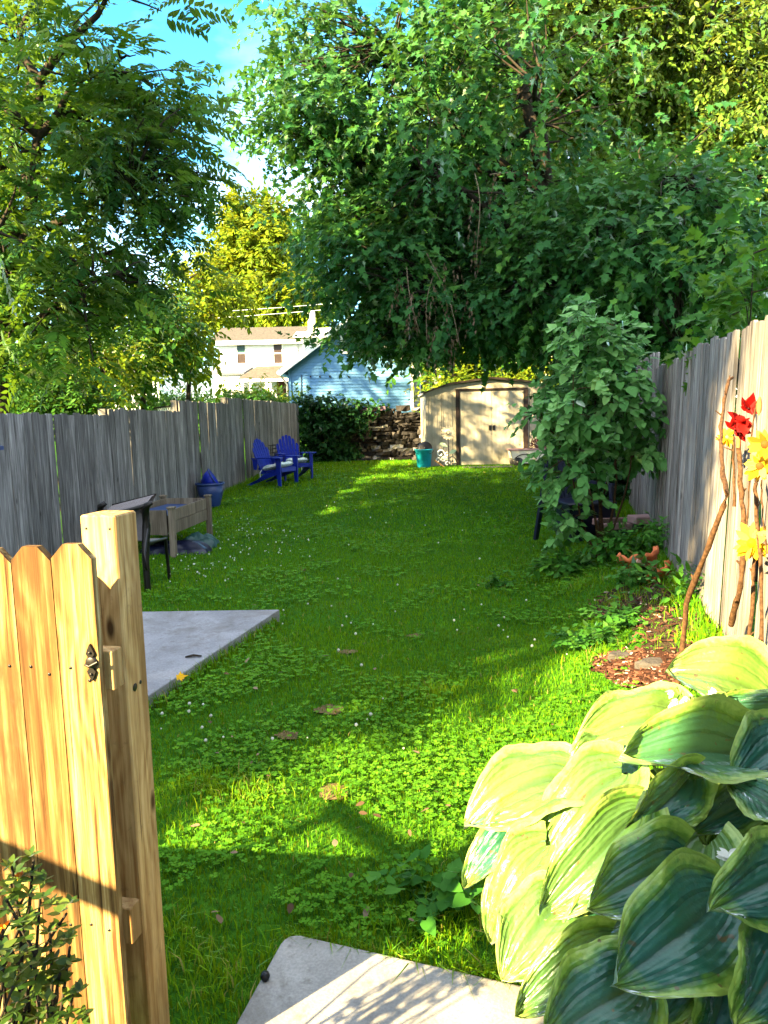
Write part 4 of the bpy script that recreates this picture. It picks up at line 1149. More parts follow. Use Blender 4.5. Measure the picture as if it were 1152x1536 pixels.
# ------------------------------------------------------------------ raised wooden planter on legs
q0 = gp(256, 836); q1 = gp(313, 806)
d = (q1 - q0); Lp = math.hypot(d.x, d.y); az = math.atan2(d.y, d.x)
rp_ = empty('raised_planter', (q0.x, q0.y, q0.z), 'grey wooden raised planter box on four legs', 'planter', az)
zt = at(245, 766, q0.y).z - q0.z; zb_ = at(258, 803, q0.y).z - q0.z; Wp = .58
for x in (.03, Lp - .03):
    for y in (-.03, Wp):
        MB().prism([(x - .035, y - .03, -.05), (x + .03, y - .03, -.05), (x + .04, y - .03, zt + .02), (x - .04, y - .03, zt + .02)], (0, .06, 0)).build('leg', M['planter_wood'], rp_)
        MB().box((x, y, zt + .03), (.10, .085, .022), bev=.006).build('leg_cap', M['planter_wood'], rp_)
for y in (-.01, Wp - .02):
    mb = MB()
    for k in range(2): 
        z0 = zb_ + (zt - zb_) * k / 2; mb.box((Lp / 2, y, z0 + (zt - zb_) / 4), (Lp - .08, .022, (zt - zb_) / 2 - .004), bev=.003)
    mb.build('side_board', M['planter_wood'], rp_)
for x in (.03, Lp - .03): MB().box((x, Wp / 2, (zb_ + zt) / 2), (.022, Wp - .06, zt - zb_)).build('end_board', M['planter_wood'], rp_)
MB().box((Lp / 2, Wp / 2, zb_ + .06), (Lp - .1, Wp - .06, .05)).build('soil', M['soil'], rp_)
MB().prism([(.05, .03, zt - .07), (Lp - .05, .03, zt - .09), (Lp - .05, Wp - .06, zt - .08), (.05, Wp - .06, zt - .06)], (0, 0, .008)).build('liner', M['blue_pot'], rp_)

def cloth_heap(name, c, sx, sy, h, mat, label, cat, seed):
    rg_ = np.random.default_rng(seed); n = 26
    u = np.linspace(-1, 1, n); U, V = np.meshgrid(u, u); rr = np.sqrt(U ** 2 + V ** 2)
    ph = rg_.uniform(0, 6, 6)
    Z = h * np.clip(1 - rr ** 2.2, 0, 1) ** .6 * (.75 + .25 * np.sin(U * 5 + ph[0] + np.sin(V * 4)) * np.cos(V * 6 + ph[1])) + .02 * np.abs(np.sin(U * 11 + V * 7 + ph[2]))
    wob = 1 + .14 * np.sin(np.arctan2(V, U) * 3 + ph[3]) + .08 * np.sin(np.arctan2(V, U) * 7 + ph[4])
    sc_ = np.where(rr > 1, 1 / np.maximum(rr, 1e-6), 1.0) * wob
    X = U * sc_ * sx; Y = V * sc_ * sy
    Z = np.where(rr > .98, -.02, Z)
    i = (np.arange(n - 1)[:, None] * n + np.arange(n - 1)[None]).ravel(); q = np.stack([i, i + 1, i + 1 + n, i + n], 1)
    o = mesh_np(name, np.stack([X, Y, Z], -1).reshape(-1, 3), q.ravel(), np.full(len(q), 4), mat, smooth=True); o.location = c
    return tag(o, label, cat)
c = gp(262, 832); cloth_heap('navy_bag', (c.x + .0, c.y + .18, c.z), .42, .25, .15, M['navy'], 'slumped dark navy bag lying under the raised planter', 'bag', 3)
c = gp(296, 822); cloth_heap('green_tarp', (c.x, c.y + .12, c.z), .26, .20, .17, plain('dark_green_tarp', (.010, .045, .042), .5, .4), 'crumpled dark green tarp beside the planter leg', 'tarp', 8)

# ------------------------------------------------------------------ brown sling patio chair behind the gate post
c = gp(222, 888); y0 = c.y
sc = empty('patio_chair', (c.x, y0, c.z), 'brown metal sling patio chair seen behind the gate post', 'chair', R(-6))
zt = at(238, 752, y0).z - c.z; zf = at(150, 770, y0).z - c.z
wch = abs(at(145, 760, y0).x - c.x) + .02
fr = MB()
for x in (0.0, -wch):
    # tall curved back post swept rearwards at the top, down to seat and leg
    fr.tube([(x, .0, 0), (x, -.005, .30), (x, .02, .45), (x + .005, .05, .62), (x + .012, .03, zt - .10), (x + .06, -.04, zt - .03), (x + .10, -.02, zt)], [.030, .032, .036, .038, .036, .030, .024], 8)
    fr.tube([(x, .02, .45), (x, .48, .42), (x, .52, .0)], .018, 8)
fr.tube([(.03, -.03, zt - .035), (-wch * .5, -.05, (zt + zf) / 2 - .05), (-wch - .0, -.05, zf - .02)], .020, 8)
fr.build('frame', M['dark_metal'], sc)
def sling():
    t = NT('sling_fabric'); o = t.obj(); w = t.n('TexWave', {'Vector': o, 'Scale': 55.0, 'Distortion': .4}, wave_type='BANDS', bands_direction='X').outputs['Fac']
    n = t.noise(o, 40, 4); return t.bsdf(t.ramp(t.math('ADD', t.math('MULTIPLY', w, .6), t.math('MULTIPLY', n, .4)), [(.3, (.10, .085, .085)), (.7, (.22, .19, .19))]), .8, .2)
M['sling'] = sling()
vs = []; fs = []; nn = 10
prof = [(.10, zt - .005, .02), (.20, zt + .03, .0), (.30, zt + .02, -.03), (.26, zt - .12, -.05), (.14, .55, .0), (.16, .46, .0), (.48, .42, 0)]
prof = [(-.045, zt - .05), (.02, zt - .01), (.12, zt + .03), (.20, zt + .045), (.22, zt + .03), (.14, zt - .10), (.10, .62), (.08, .47), (.25, .43), (.5, .42)]
for (yy, zz) in prof:
    for sx in (-.01, -wch + .01): vs.append((sx + (.05 if zz > zt - .06 else 0), yy, zz + (0 if sx > -.1 else (zf - zt) * (1 if zz > zt - .2 else 0))))
for i in range(len(prof) - 1): fs.append([2 * i, 2 * i + 1, 2 * i + 3, 2 * i + 2])
MB().add(vs, fs, .5, False).build('sling', M['sling'], sc)
MB().bar((.05, .21, zt + .045), (-wch + .05, .21, zf + .045), .018, .018).build('top_bar', M['dark_metal'], sc)
mb = MB()
for x in (.0, -wch): mb.tube([(x + .02, .04, .60), (x + .05, -.12, .40), (x + .06, -.15, .26), (x + .02, -.04, .22)], .014, 6)
mb.build('armrest', M['dark_metal'], sc)

# ------------------------------------------------------------------ things by the shed
c = Vector((at(636, 703, 17.72).x, 17.72, zs_ + .002))
bk = empty('teal_bucket', c, 'teal plastic bucket on the shed platform', 'bucket')
MB().lathe([(0, 0), (.15, 0), (.155, .02), (.205, .43), (.225, .435), (.225, .455), (.20, .46), (.19, .43), (.145, .04), (0, .03)], n=26).build('pail', M['teal'], bk)
MB().tube([(.225 * math.cos(a), .225 * math.sin(a) * .3 - .2, .43 - .10 * math.sin(a)) for a in np.linspace(0, 3.14, 14)], .006, 5).build('handle', M['black'], bk)
bl_ = empty('black_ball', c + Vector((.03, 0, .47)), 'round black lid resting in the teal bucket', 'lid')
rot = Matrix.Rotation(R(66), 3, 'X')
MB().lathe([(0, .03), (.12, .026), (.175, .008), (.18, -.008), (.16, -.012), (0, -.01)], (0, 0, 0), 24, rot).build('disc', M['black'], bl_)
MB().lathe([(0, .05), (.03, .048), (.035, .03)], (0, 0, 0), 12, rot).build('knob', M['black'], bl_)

# tall metal sunflower ornament
fx_, fy_ = at(672, 700, 17.78).x, 17.70
zf0 = zs_; zc_ = at(675, 649, fy_).z
sf = empty('sunflower_ornament', (fx_, fy_, zf0), 'pale metal sunflower garden ornament before the shed door', 'ornament')
h = zc_ - zf0
MB().tube([(0, 0, 0), (.01, 0, h * .4), (0, 0, h)], .010, 6).build('stem', M['dark_metal'], sf)
pet = plain('cream_petal_metal', (.62, .52, .38), .5, .3); ctr = plain('flower_centre', (.20, .17, .13), .6, .3)
mb = MB()
for k in range(14):
    a = k / 14 * 6.283; ca, sa = math.cos(a), math.sin(a)
    def pp(r, w, y): return (ca * r - sa * w, y, h + sa * r + ca * w)
    mb.prism([pp(.07, -.018, -.012), pp(.13, -.030, -.02), pp(.175, 0, -.012), pp(.13, .030, -.02), pp(.07, .018, -.012)], (0, .005, 0))
mb.build('petals', pet, sf)
MB().lathe([(0, .03), (.05, .026), (.085, .01), (.088, 0)], (0, -.015, h), 18, Matrix.Rotation(R(90), 3, 'X')).build('flower_head', pet, sf)
MB().lathe([(.028, .034), (.05, .030), (.052, .026)], (0, -.015, h), 16, Matrix.Rotation(R(90), 3, 'X')).build('flower_ring', ctr, sf)
mb = MB()
for (sx, zz, s_) in ((-1, h * .62, 1.0), (1, h * .42, 1.0), (-1, h * .25, .8)):
    poly = [(0, 0, zz - .02), (sx * .08 * s_, 0, zz + .075 * s_), (sx * .17 * s_, 0, zz + .09 * s_), (sx * .20 * s_, 0, zz + .05 * s_), (sx * .12 * s_, 0, zz - .01)]
    mb.prism(poly, (0, .005, 0))
mb.build('leaf', plain('pale_green_metal', (.42, .55, .36), .5, .3), sf)
# smaller white scroll ornament by its foot
so_ = empty('scroll_ornament', (at(661, 700, 17.74).x, 17.76, zs_), 'small white scrolled ornament leaning between bucket and sunflower', 'ornament')
mb = MB()
for (cx, cz, r) in ((0, .34, .10), (.08, .20, .08), (-.06, .18, .07), (.15, .32, .06), (.16, .10, .06)):
    mb.tube([(cx + r * (1 - t * .12) * math.cos(t * 1.1), 0, cz + r * (1 - t * .12) * math.sin(t * 1.1)) for t in np.linspace(0, 5.6, 18)], .014, 5)
mb.build('scroll', M['white_paint'], so_)
tag(MB().tube([(at(651, 690, 17.7).x, 17.62, zs_ + .20), (at(668, 703, 17.6).x, 17.56, zs_ + .012)], .018, 6).build('timber_stake', M['pine_post']), 'short pale stake leaning by the teal bucket', 'stake')

# cream wagon with dark wheels, carrying a curly rusty ornament
c = Vector((at(797, 697, 17.4).x, 17.5, zs_ + .0)); 
wg = empty('garden_wagon', c, 'cream plastic garden wagon half hidden behind the lilac', 'wagon')
zb2 = .21
MB().prism([(-.46, -.22, zb2), (-.30, -.22, .10), (.30, -.22, .10), (.46, -.22, zb2), (.50, -.22, .40), (-.50, -.22, .40)], (0, .44, 0)).build('tray', M['cream'], wg)
MB().box((0, 0, .41), (1.06, .50, .035), bev=.012).build('rim', M['brick_pink'], wg)
for x in (-.33, .33):
    for y in (-.26, .26):
        w_ = MB().lathe([(.05, -.03), (.11, -.03), (.12, -.015), (.12, .015), (.11, .03), (.05, .03)], (x, y, .12), 20, Matrix.Rotation(R(90), 3, 'X')).build('wheel', M['black'], wg)
        MB().lathe([(0, -.036), (.05, -.034), (.055, -.02), (.055, .02), (.05, .034), (0, .036)], (x, y, .12), 14, Matrix.Rotation(R(90), 3, 'X')).build('hub', M['dark_metal'], w_)
MB().tube([(-.36 + .16 * math.cos(t) * 1.6 + .2, -.235, .16 + .15 * math.sin(t)) for t in np.linspace(.2, 2.9, 12)], .012, 6).build('fender', M['brown_trim'], wg)
co2 = empty('curly_ornament', c + Vector((.30, 0, .43)), 'rust red ornament of curling iron tendrils on the wagon', 'ornament')
mb = MB()
for k in range(15):
    a = math.pi * (k + .5) / 15; L = random.uniform(.26, .38); y = random.uniform(-.12, .12)
    mb.tube([(math.cos(a) * L * t + .035 * math.sin(t * 9) * t, y, math.sin(a) * L * t * .9 + .03 * math.cos(t * 8 + k) * t) for t in np.linspace(0, 1, 9)] + [(math.cos(a) * L + .05 * math.cos(a + 2 + s_), y, math.sin(a) * L * .9 + .05 * math.sin(a + 2 + s_)) for s_ in np.linspace(0, 2.4, 5)], .0125, 5)
mb.lathe([(.0, .05), (.12, .03), (.15, -.01), (.0, -.012)], (0, 0, 0), 14); mb.build('tendrils', M['rust'], co2)

# ------------------------------------------------------------------ dark garden chair, brick trough, block and broken pot beside the lilac
c = gp(868, 826); dc = empty('dark_garden_chair', (c.x + .22, c.y + .95, c.z - .06), 'dark navy plastic garden chair hidden behind the lilac', 'chair', R(35))
mb = MB(); mb.prism([(-.26, -.25, .42), (.26, -.25, .42), (.24, .22, .40), (-.24, .22, .40)], (0, 0, .03)); mb.build('seat', M['navy'], dc)
mb = MB()
for k in range(5): mb.prism([(-.22 + k * .092, .20, .42), (-.15 + k * .092, .20, .42), (-.15 + k * .092, .34, .88), (-.22 + k * .092, .34, .88)], (0, .02, .0))
mb.prism([(-.25, .34, .86), (.25, .34, .86), (.22, .36, .96), (-.22, .36, .96)], (0, .025, 0)); mb.build('backrest', M['navy'], dc)
for sx in (-1, 1):
    MB().prism([(sx * .25, -.30, .63), (sx * .31, -.30, .63), (sx * .31, .28, .66), (sx * .25, .28, .66)], (0, 0, .03)).build('armrest', M['navy'], dc)
    for (ya, yb, zt_) in ((-.32, -.26, .63), (.36, .24, .66)): MB().bar((sx * .29, ya, 0), (sx * .28, yb, zt_), .06, .035).build('leg', M['navy'], dc)
c = gp(878, 815)
kt = empty('storage_tote', (c.x + .05, c.y + .35, c.z), 'dark blue plastic tote half buried in the lilac leaves', 'tote', R(10))
frustum(.42, .52, .40).build('tub', M['navy'], kt)
MB().box((0, 0, .41), (.56, .56, .03), bev=.01).build('lid', M['navy'], kt)
a_ = at(917, 786, 7.6); b_ = at(958, 786, 7.6)
tr = empty('planting_trough', ((a_.x + b_.x) / 2, 7.75, tz(a_.x, 7.75)), 'rusty pink planting trough between lilac stem and fence', 'planter')
zr = a_.z - tr.location.z; lw = (b_.x - a_.x) + .15
MB().prism([(-lw / 2 + .04, -.15, 0), (lw / 2 - .04, -.15, 0), (lw / 2, -.18, zr), (-lw / 2, -.18, zr)], (0, .34, 0)).build('tub', M['dark_metal'], tr)
mb = MB()
for y in (-.19, .17): MB().box((0, y, zr - .02), (lw + .06, .05, .07), bev=.01).build('rim', M['brick_pink'], tr)
MB().box((0, -.01, zr + .005), (lw - .04, .30, .02)).build('soil', M['soil'], tr)
q = at(966, 777, 7.45); bkz = tz(q.x, 7.45)
pc_ = empty('pedestal_block', (q.x, 7.5, bkz), 'dark pedestal topped with a pink brick at the fence corner', 'pedestal')
hh_ = q.z - bkz; MB().box((0, 0, hh_ / 2 - .04), (.17, .17, hh_ - .06), bev=.01).build('pillar', M['dark_metal'], pc_)
MB().box((0, 0, hh_ - .02), (.23, .20, .075), Matrix.Rotation(R(8), 3, 'Z'), bev=.008).build('brick', M['brick_pink'], pc_)

c = gp(972, 872); pt_ = empty('broken_pot', (c.x, c.y + .05, c.z), 'broken terracotta pot lying in the weeds by the fence', 'pot', R(-20))
def shard(mb, a0, a1, prof, seed, jag=.05):
    rg_ = random.Random(seed); n = 18; vs = []; fs = []; m = len(prof)
    for i in range(n + 1):
        a = a0 + (a1 - a0) * i / n; cut = 1 - jag * rg_.random()
        for (r, z) in prof: vs.append((r * math.cos(a), r * math.sin(a), z * cut))
    for i in range(n):
        for k in range(m - 1): fs.append([i * m + k, (i + 1) * m + k, (i + 1) * m + k + 1, i * m + k + 1])
    mb.add(vs, fs, .5, True)
prof = [(.14, 0), (.20, .22), (.205, .22), (.225, .225), (.228, .285), (.205, .285), (.185, .22), (.13, .02), (.0, .02)]
prof = [(r * .72, z * .72) for r, z in prof]
mb = MB(); shard(mb, R(150), R(395), prof, 3, .22); mb.build('shell', M['terracotta'], pt_, Matrix.Translation((-.02, .10, .02)) @ Matrix.Rotation(R(-16), 4, 'Y'))
mb = MB(); shard(mb, R(215), R(330), prof, 5, .35); mb.build('shard', M['terracotta'], pt_, Matrix.Translation((.12, .02, -.03)) @ Matrix.Rotation(R(-30), 4, 'Y') @ Matrix.Rotation(R(12), 4, 'X'))
pale = plain('pale_broken_clay', (.50, .30, .22), .85, .2)
mb = MB(); a = at(955, 841, c.y); b = at(975, 851, c.y); e_ = at(1000, 862, c.y + .02)
o = MB().bar(a, b, .03, .03).bar(b, e_, .035, .03).build('rim_piece', pale, pt_); o.data.transform(pt_.matrix_basis.inverted())

# flat stones at the foot of the right fence
for (px, py, w, lab) in ((1022, 876, .06, 'small grey stone at the foot of the right fence by the pot'), (935, 988, .10, 'flat reddish stone on the left edge of the red mulch'), (985, 1000, .12, 'flat brown stone at the middle of the red mulch')):
    c = gp(px, py); mb = MB(); n = 11; vs = []; 
    for z, k in ((-.03, 1), (.022, .96), (.034, .78)):
        for i in range(n): a = i / n * 6.283; r = w * k * (.8 + .3 * random.random()); vs.append((c.x + r * math.cos(a), c.y + r * .6 * math.sin(a), c.z + z))
    fs = [[j * n + i, j * n + (i + 1) % n, (j + 1) * n + (i + 1) % n, (j + 1) * n + i] for j in range(2) for i in range(n)] + [[2 * n + i for i in range(n)]]
    tag(mb.add(vs, fs, .80).build('flat_stone', M['stone']), lab, 'stone')

# ------------------------------------------------------------------ dry branches and cloth flowers leaning on the right fence
def fpt(px, py, off=.05):
    """point on the sight line just in front of the right fence"""
    d = ray(px, py); y = 3.0
    for _ in range(60):
        t = y / d.y; x = d.x * t; z = CAMZ + d.z * t
        xf = xfence_r(y) - math.tan(LEAN) * max(0, z - .3) - off
        y2 = x * 0 + (xf * d.y / d.x if abs(d.x) > 1e-6 else y); y = .5 * y + .5 * y2
    t = y / d.y; return Vector((d.x * t, y, CAMZ + d.z * t))
def stick(pxs, r0, r1, label, offs=(.30, .04), knots=True, mat='stick'):
    n = len(pxs); pts = [fpt(p[0], p[1], offs[0] + (offs[1] - offs[0]) * i / (n - 1)) for i, p in enumerate(pxs)]
    if label and pxs[0][1] > 940: pts[0].z = min(pts[0].z, tz(pts[0].x, pts[0].y))
    fine = []
    for i in range(n - 1):
        for k in range(5): 
            t = k / 5; fine.append(pts[i].lerp(pts[i + 1], t) + Vector((random.gauss(0, .002), random.gauss(0, .002), 0)))
    fine.append(pts[-1]); m = len(fine)
    rad = [.68 * (r0 + (r1 - r0) * i / (m - 1)) * random.uniform(.8, 1.2) for i in range(m)]
    mb = MB(); mb.tube(fine, rad, 8)
    if knots:
        for i in range(3, m - 2, 4):
            q = fine[i]; mb.tube([q, q + Vector((random.gauss(0, .02), random.gauss(-.01, .02), .022))], [rad[i] * .6, rad[i] * .3], 5)
    o = mb.build('dry_branch', M[mat])
    return tag(o, label, 'branch', 'dry branches leaning on the fence')
stick([(1010, 968), (1030, 905), (1062, 820), (1090, 742), (1083, 700), (1082, 640), (1086, 600), (1093, 570), (1099, 566)], .017, .009, 'long bent branch leaning from the soil against the fence', (.45, .05))
stick([(1096, 938), (1112, 880), (1117, 800), (1112, 740), (1108, 655)], .020, .015, 'thick upright branch below the red cloth flower', (.10, .05))
stick([(1118, 985), (1130, 880), (1131, 830), (1126, 790)], .013, .010, 'straight stick standing under the yellow cloth flower', (.12, .06))
stick([(1102, 760), (1100, 690), (1101, 655)], .011, .007, 'short thin stick left of the thick branch', (.05, .05))
stick([(1120, 800), (1126, 690), (1129, 640), (1134, 605), (1139, 598)], .006, .005, 'thin dark hooked stem with a drooping bud', (.07, .06), False)
stick([(1148, 985), (1142, 880), (1134, 770), (1133, 725), (1137, 715)], .013, .010, 'knobbly branch below the orange cloth flowers', (.10, .05))
stick([(1150, 830), (1143, 760), (1142, 720)], .005, .004, 'thin wire stem beside the orange flowers', (.06, .05), False)
MB_ = MB(); q = fpt(1139, 606, .06); MB_.lathe([(0, -.05), (.010, -.03), (.012, 0), (.004, .03)], q, 8); tag(MB_.build('flower_bud', M['terracotta']), 'dark drooping bud at the tip of the hooked stem', 'bud')

def bloom(name, c, kind, petals, label, rad, center=None, n=10, face=(-.75, -.6, .2), layers=2):
    o = empty(name, c, label, 'flower'); f = Vector(face).normalized(); P = []; D = []; Nn = []
    a1 = f.orthogonal().normalized(); a2 = f.cross(a1)
    for L in range(layers):
        for k in range(n):
            a = 6.283 * (k + .5 * L) / n + random.gauss(0, .08); dd = a1 * math.cos(a) + a2 * math.sin(a) + Vector((random.gauss(0, .18), random.gauss(0, .18), random.gauss(0, .18)))
            P.append(dd * rad * .15 + f * (.008 * L)); D.append(dd + f * (.15 + .35 * L)); Nn.append(f)
    scatter('petals', OVAL, np.array([tuple(p) for p in P]), np.array([tuple(p) for p in D]), np.array([tuple(p) for p in Nn]) + RNG.normal(0, .3, (len(P), 3)), rad * RNG.uniform(.65, 1.1, len(P)), petals, o)
    if center: MB().lathe([(0, .02), (rad * .22, .014), (rad * .28, 0)], f * .012, 12, f.to_track_quat('Z', 'Y').to_matrix()).build('flower_centre', center, o)
    return o
brown = plain('flower_disc', (.20, .05, .01), .9, .1)
bloom('yellow_flower', fpt(1130, 815, .09), 'y', M['petal_yellow'], 'big pale yellow cloth flower low against the sunlit fence', .078, M['petal_yellow'] , 11)
bloom('orange_flower', fpt(1150, 668, .09), 'o', M['petal_orange'], 'upper orange and yellow cloth flower at the picture edge', .060, brown, 15)
bloom('orange_flower', fpt(1142, 700, .09), 'o', M['petal_yellow'], 'lower orange centred yellow cloth flower at the picture edge', .060, brown, 15)
bloom('yellow_bloom', fpt(1091, 655, .07), 'y', M['petal_yellow'], 'small yellow cloth flower beside the red one', .05, None, 9)
# red gladiolus-like cloth flower: ruffled blooms along a stem
rf2 = empty('red_flower', fpt(1110, 660, .07), 'large ruffled red cloth flower on the thick branch', 'flower')
P = []; D = []; Nn = []
for (px, py, k, s_) in ((1110, 652, 9, .06), (1118, 632, 9, .06), (1122, 612, 8, .05), (1105, 628, 9, .055), (1100, 640, 7, .05), (1114, 645, 8, .06)):
    q = fpt(px, py, .08) - rf2.location
    for j in range(k):
        v = Vector((random.gauss(-.3, .6), random.gauss(-.3, .5), random.gauss(.25, .6))).normalized(); P.append(tuple(q)); D.append(tuple(v)); Nn.append((random.gauss(-.5, .5), random.gauss(-.5, .5), random.gauss(.3, .5)))
scatter('petals', HEART, np.array(P), np.array(D), np.array(Nn), RNG.uniform(.036, .068, len(P)), M['petal_red'], rf2)
q = fpt(1108, 655, .07) - rf2.location; MB().tube([q + Vector((0, 0, .03)), q - Vector((0, 0, .05))], [.012, .008], 8).build('calyx', M['terracotta'], rf2)

# walnut husk on the slab, twig and yellow leaf on the patio
q = plane_pt(398, 1470, SLAB_Z)
wn = MB().lathe([(0, -.013), (.009, -.011), (.0135, 0), (.010, .010), (0, .014)], (q.x, q.y, SLAB_Z + .012), 14).build('walnut_husk', M['black']); tag(wn, 'small black walnut husk on the concrete slab', 'nut')
q = plane_pt(290, 987, PATIO_Z); tag(MB().tube([(q.x - .05, q.y, PATIO_Z + .008), (q.x, q.y + .005, PATIO_Z + .016), (q.x + .05, q.y + .012, PATIO_Z + .008)], [.006, .009, .005], 6).build('twig', M['bark']), 'dark twig lying on the concrete patio', 'twig')
q = plane_pt(265, 1022, PATIO_Z)
tag(scatter('yellow_leaf', MAPLE, np.array([(q.x, q.y, PATIO_Z + .02)]), np.array([(1., .3, .15)]), np.array([(0.1, -.6, .8)]), .07, M['petal_yellow']), 'curled yellow leaf on the patio edge', 'leaf')
# ------------------------------------------------------------------ trees
def E(px, py, d, rx, ry, rz, w=1.0): return (tuple(at(px, py, d)), (rx, ry, rz), w)
def foliage_tree(name, label, base, top, r, ells, nclump, kind, mat, group=None, every=1, bark='bark', n_limbs=9, seed=1, inner=.3, nt=6, nl=9, tl=.5, size=.11, rad=.38, droop=.28, wood=True, floor_z=None, spread=.7, cat='tree', wob=.03, keep=None, flat=.38):
    rng = np.random.default_rng(seed); random.seed(seed)
    o = empty(name, base, label, cat, 0, group); off = np.array(base)
    C, O, _ = crown_points(ells, nclump, rng, inner)
    if floor_z is not None: k = C[:, 2] > floor_z; C, O = C[k], O[k]
    if keep is not None: k = keep(C); C, O = C[k], O[k]
    if kind == 'frond':
        P, D, N_, T, SZ = fronds(C, O, nt, tl, nl, rad, droop, rng)
        scatter('crown', LANCE, P - off, D, N_, SZ, mat, o, T)
    else:
        P, D, N_, T = sprays(C, O, nt, tl, nl, rad, droop, spread, rng, flat)
        sz = size * rng.uniform(.7, 1.25, len(P))
        scatter('crown', kind, P - off, D, N_, sz, mat, o, T)
    if wood:
        mb = tree_wood(base, top, r, C, every, min(.014, r * .3), n_limbs, wob=wob)
        w = mb.build('trunk', M[bark], o); w.data.transform(Matrix.Translation(-Vector(base)))
    return o, C

def proj(C):
    m = np.array(CAM_M.inverted()); p = C @ m[:3, :3].T + m[:3, 3]
    return 576 + FPX * p[:, 0] / -p[:, 2], 768 - FPX * p[:, 1] / -p[:, 2]
SKYGAP = [(240, -200), (405, -200), (405, 60), (390, 110), (365, 160), (430, 240), (415, 292), (345, 300), (345, 262), (315, 180), (325, 100), (275, 40)]
def keep_walnut(C):
    x, y = proj(C); return ~inpoly(x + 28, y, SKYGAP) & ~inpoly(x, y, SKYGAP) & (x < 345) & ~((y > 455) & (x > 150)) & (y < 560)
def keep_maple(C):
    x, y = proj(C); k = ~inpoly(x, y, SKYGAP) & (x > 372)
    k &= ~((x > 400) & (x < 548) & (y > 474) & (y < 640)) & ~((x > 540) & (x < 860) & (y > 520)) & ~((x > 620) & (x < 800) & (y > 500)) & ~((x < 470) & (y > 455))
    return k & ~((x > 790) & (y < 235 - (x - 790) * -.08) & (y < 250) & (np.sin(C[:, 0] * 5 + C[:, 2] * 7) > -.75))
# pinnate-leaved tree on the left
b = at(22, 610, 9.8); b.z = 0
left_ells = [E(70, 240, 9.6, 1.7, 1.8, 2.2, 3), E(210, 150, 9.4, 1.15, 1.3, 1.5, 2.2), E(255, 235, 9.2, .85, .9, .55, 1.0), E(150, 360, 9.6, 1.5, 1.4, .75, 1.6), E(80, 500, 9.4, 1.15, 1.1, .65, 1.5), E(210, 470, 9.8, .9, .9, .5, .9), E(60, -90, 9.6, 2.0, 2.0, 1.5, 1.6), E(-150, 250, 9.6, 1.8, 1.8, 2.4, 1.5), E(5, 420, 9.3, .8, .9, 1.2, .8)]
foliage_tree('walnut_tree', 'leaning tree with feathery pinnate leaves rising behind the left fence', b, at(60, 120, 9.6), .15, left_ells, 335, 'frond', M['locust_leaf'], nt=6, nl=9, tl=.46, rad=.42, droop=.55, seed=11, n_limbs=12, inner=.15, wob=.05, keep=keep_walnut)
b = Vector((-5.9, 12.4, 0))  # second tree added so its crown breaks up the sunlight on the shed
foliage_tree('walnut_tree', 'second feathery leaved tree added deeper behind the left fence to dapple the shed', b, (-5.5, 12.3, 6.5), .12, [((-5.5, 12.2, 5.9), (1.15, 1.2, 1.7), 2), ((-5.9, 12.4, 3.6), (1.0, 1.1, 1.0), 1)], 110, 'frond', M['locust_leaf'], nt=5, nl=8, tl=.5, rad=.45, droop=.55, seed=12, n_limbs=7, inner=.1, wob=.05)
b = Vector((-8.2, -2.0, 0))  # unseen tree, crown shaped to throw soft shade on lawn and fence
foliage_tree('shade_tree', 'unseen leafy tree added to dapple the lawn and right fence', b, (-8.1, -2.0, 6.5), .14, [((-8.5, -1.75, 5.6), (1.0, 1.4, 3.6), 4), ((-8.4, -2.7, 8.9), (1.0, 1.25, 2.2), 3.2)], 760, OVAL, M['hedge_leaf'], nt=5, nl=7, tl=.45, size=.165, rad=.35, seed=14, n_limbs=8, every=3)
b = Vector((-15.8, 16.0, 0))  # unseen tree added so its crown shades the blue house
foliage_tree('tall_shade_tree', 'unseen tall tree added outside the left fence to shade the blue house', b, (-15.6, 16, 11), .3, [((-15.6, 16, 10.8), (3.2, 3.0, 3.6), 1)], 150, OVAL, M['hedge_leaf'], nt=6, nl=8, tl=.7, size=.24, rad=.7, seed=13, n_limbs=8, every=3)
# silver maple over the shed and the right fence
b = Vector((5.0, 13.2, tz(5.0, 13.2)))
mp_ells = [E(800, 230, 13, 3.1, 2.2, 2.7, 5.2), E(985, 385, 11, 1.75, 1.3, 1.35, 2.6), E(585, 395, 13, 1.25, 1.2, 1.25, 1.9), E(575, 190, 13.2, 1.5, 1.3, 1.5, 1.8), E(455, 90, 13, .75, .9, 1.2, .6), E(690, 470, 12.6, 1.35, .9, .75, 1.3), E(850, 470, 12.2, 1.5, 1.0, .75, 1.3), E(720, -130, 13, 2.8, 2.0, 1.8, 1.3), E(570, 520, 12.8, .45, .5, .30, .30), E(420, 215, 13.2, .55, .6, .5, .25), E(530, 290, 13.2, .8, .7, .7, .5)]
mo, MC = foliage_tree('maple_tree', 'big dark maple with lobed leaves hanging over shed and fence', b, at(690, -40, 13.2), .24, mp_ells, 1250, MAPLE, M['maple_leaf'], nt=7, nl=8, tl=.55, size=.138, rad=.50, droop=.46, seed=5, n_limbs=16, inner=.25, keep=keep_maple, flat=.14)
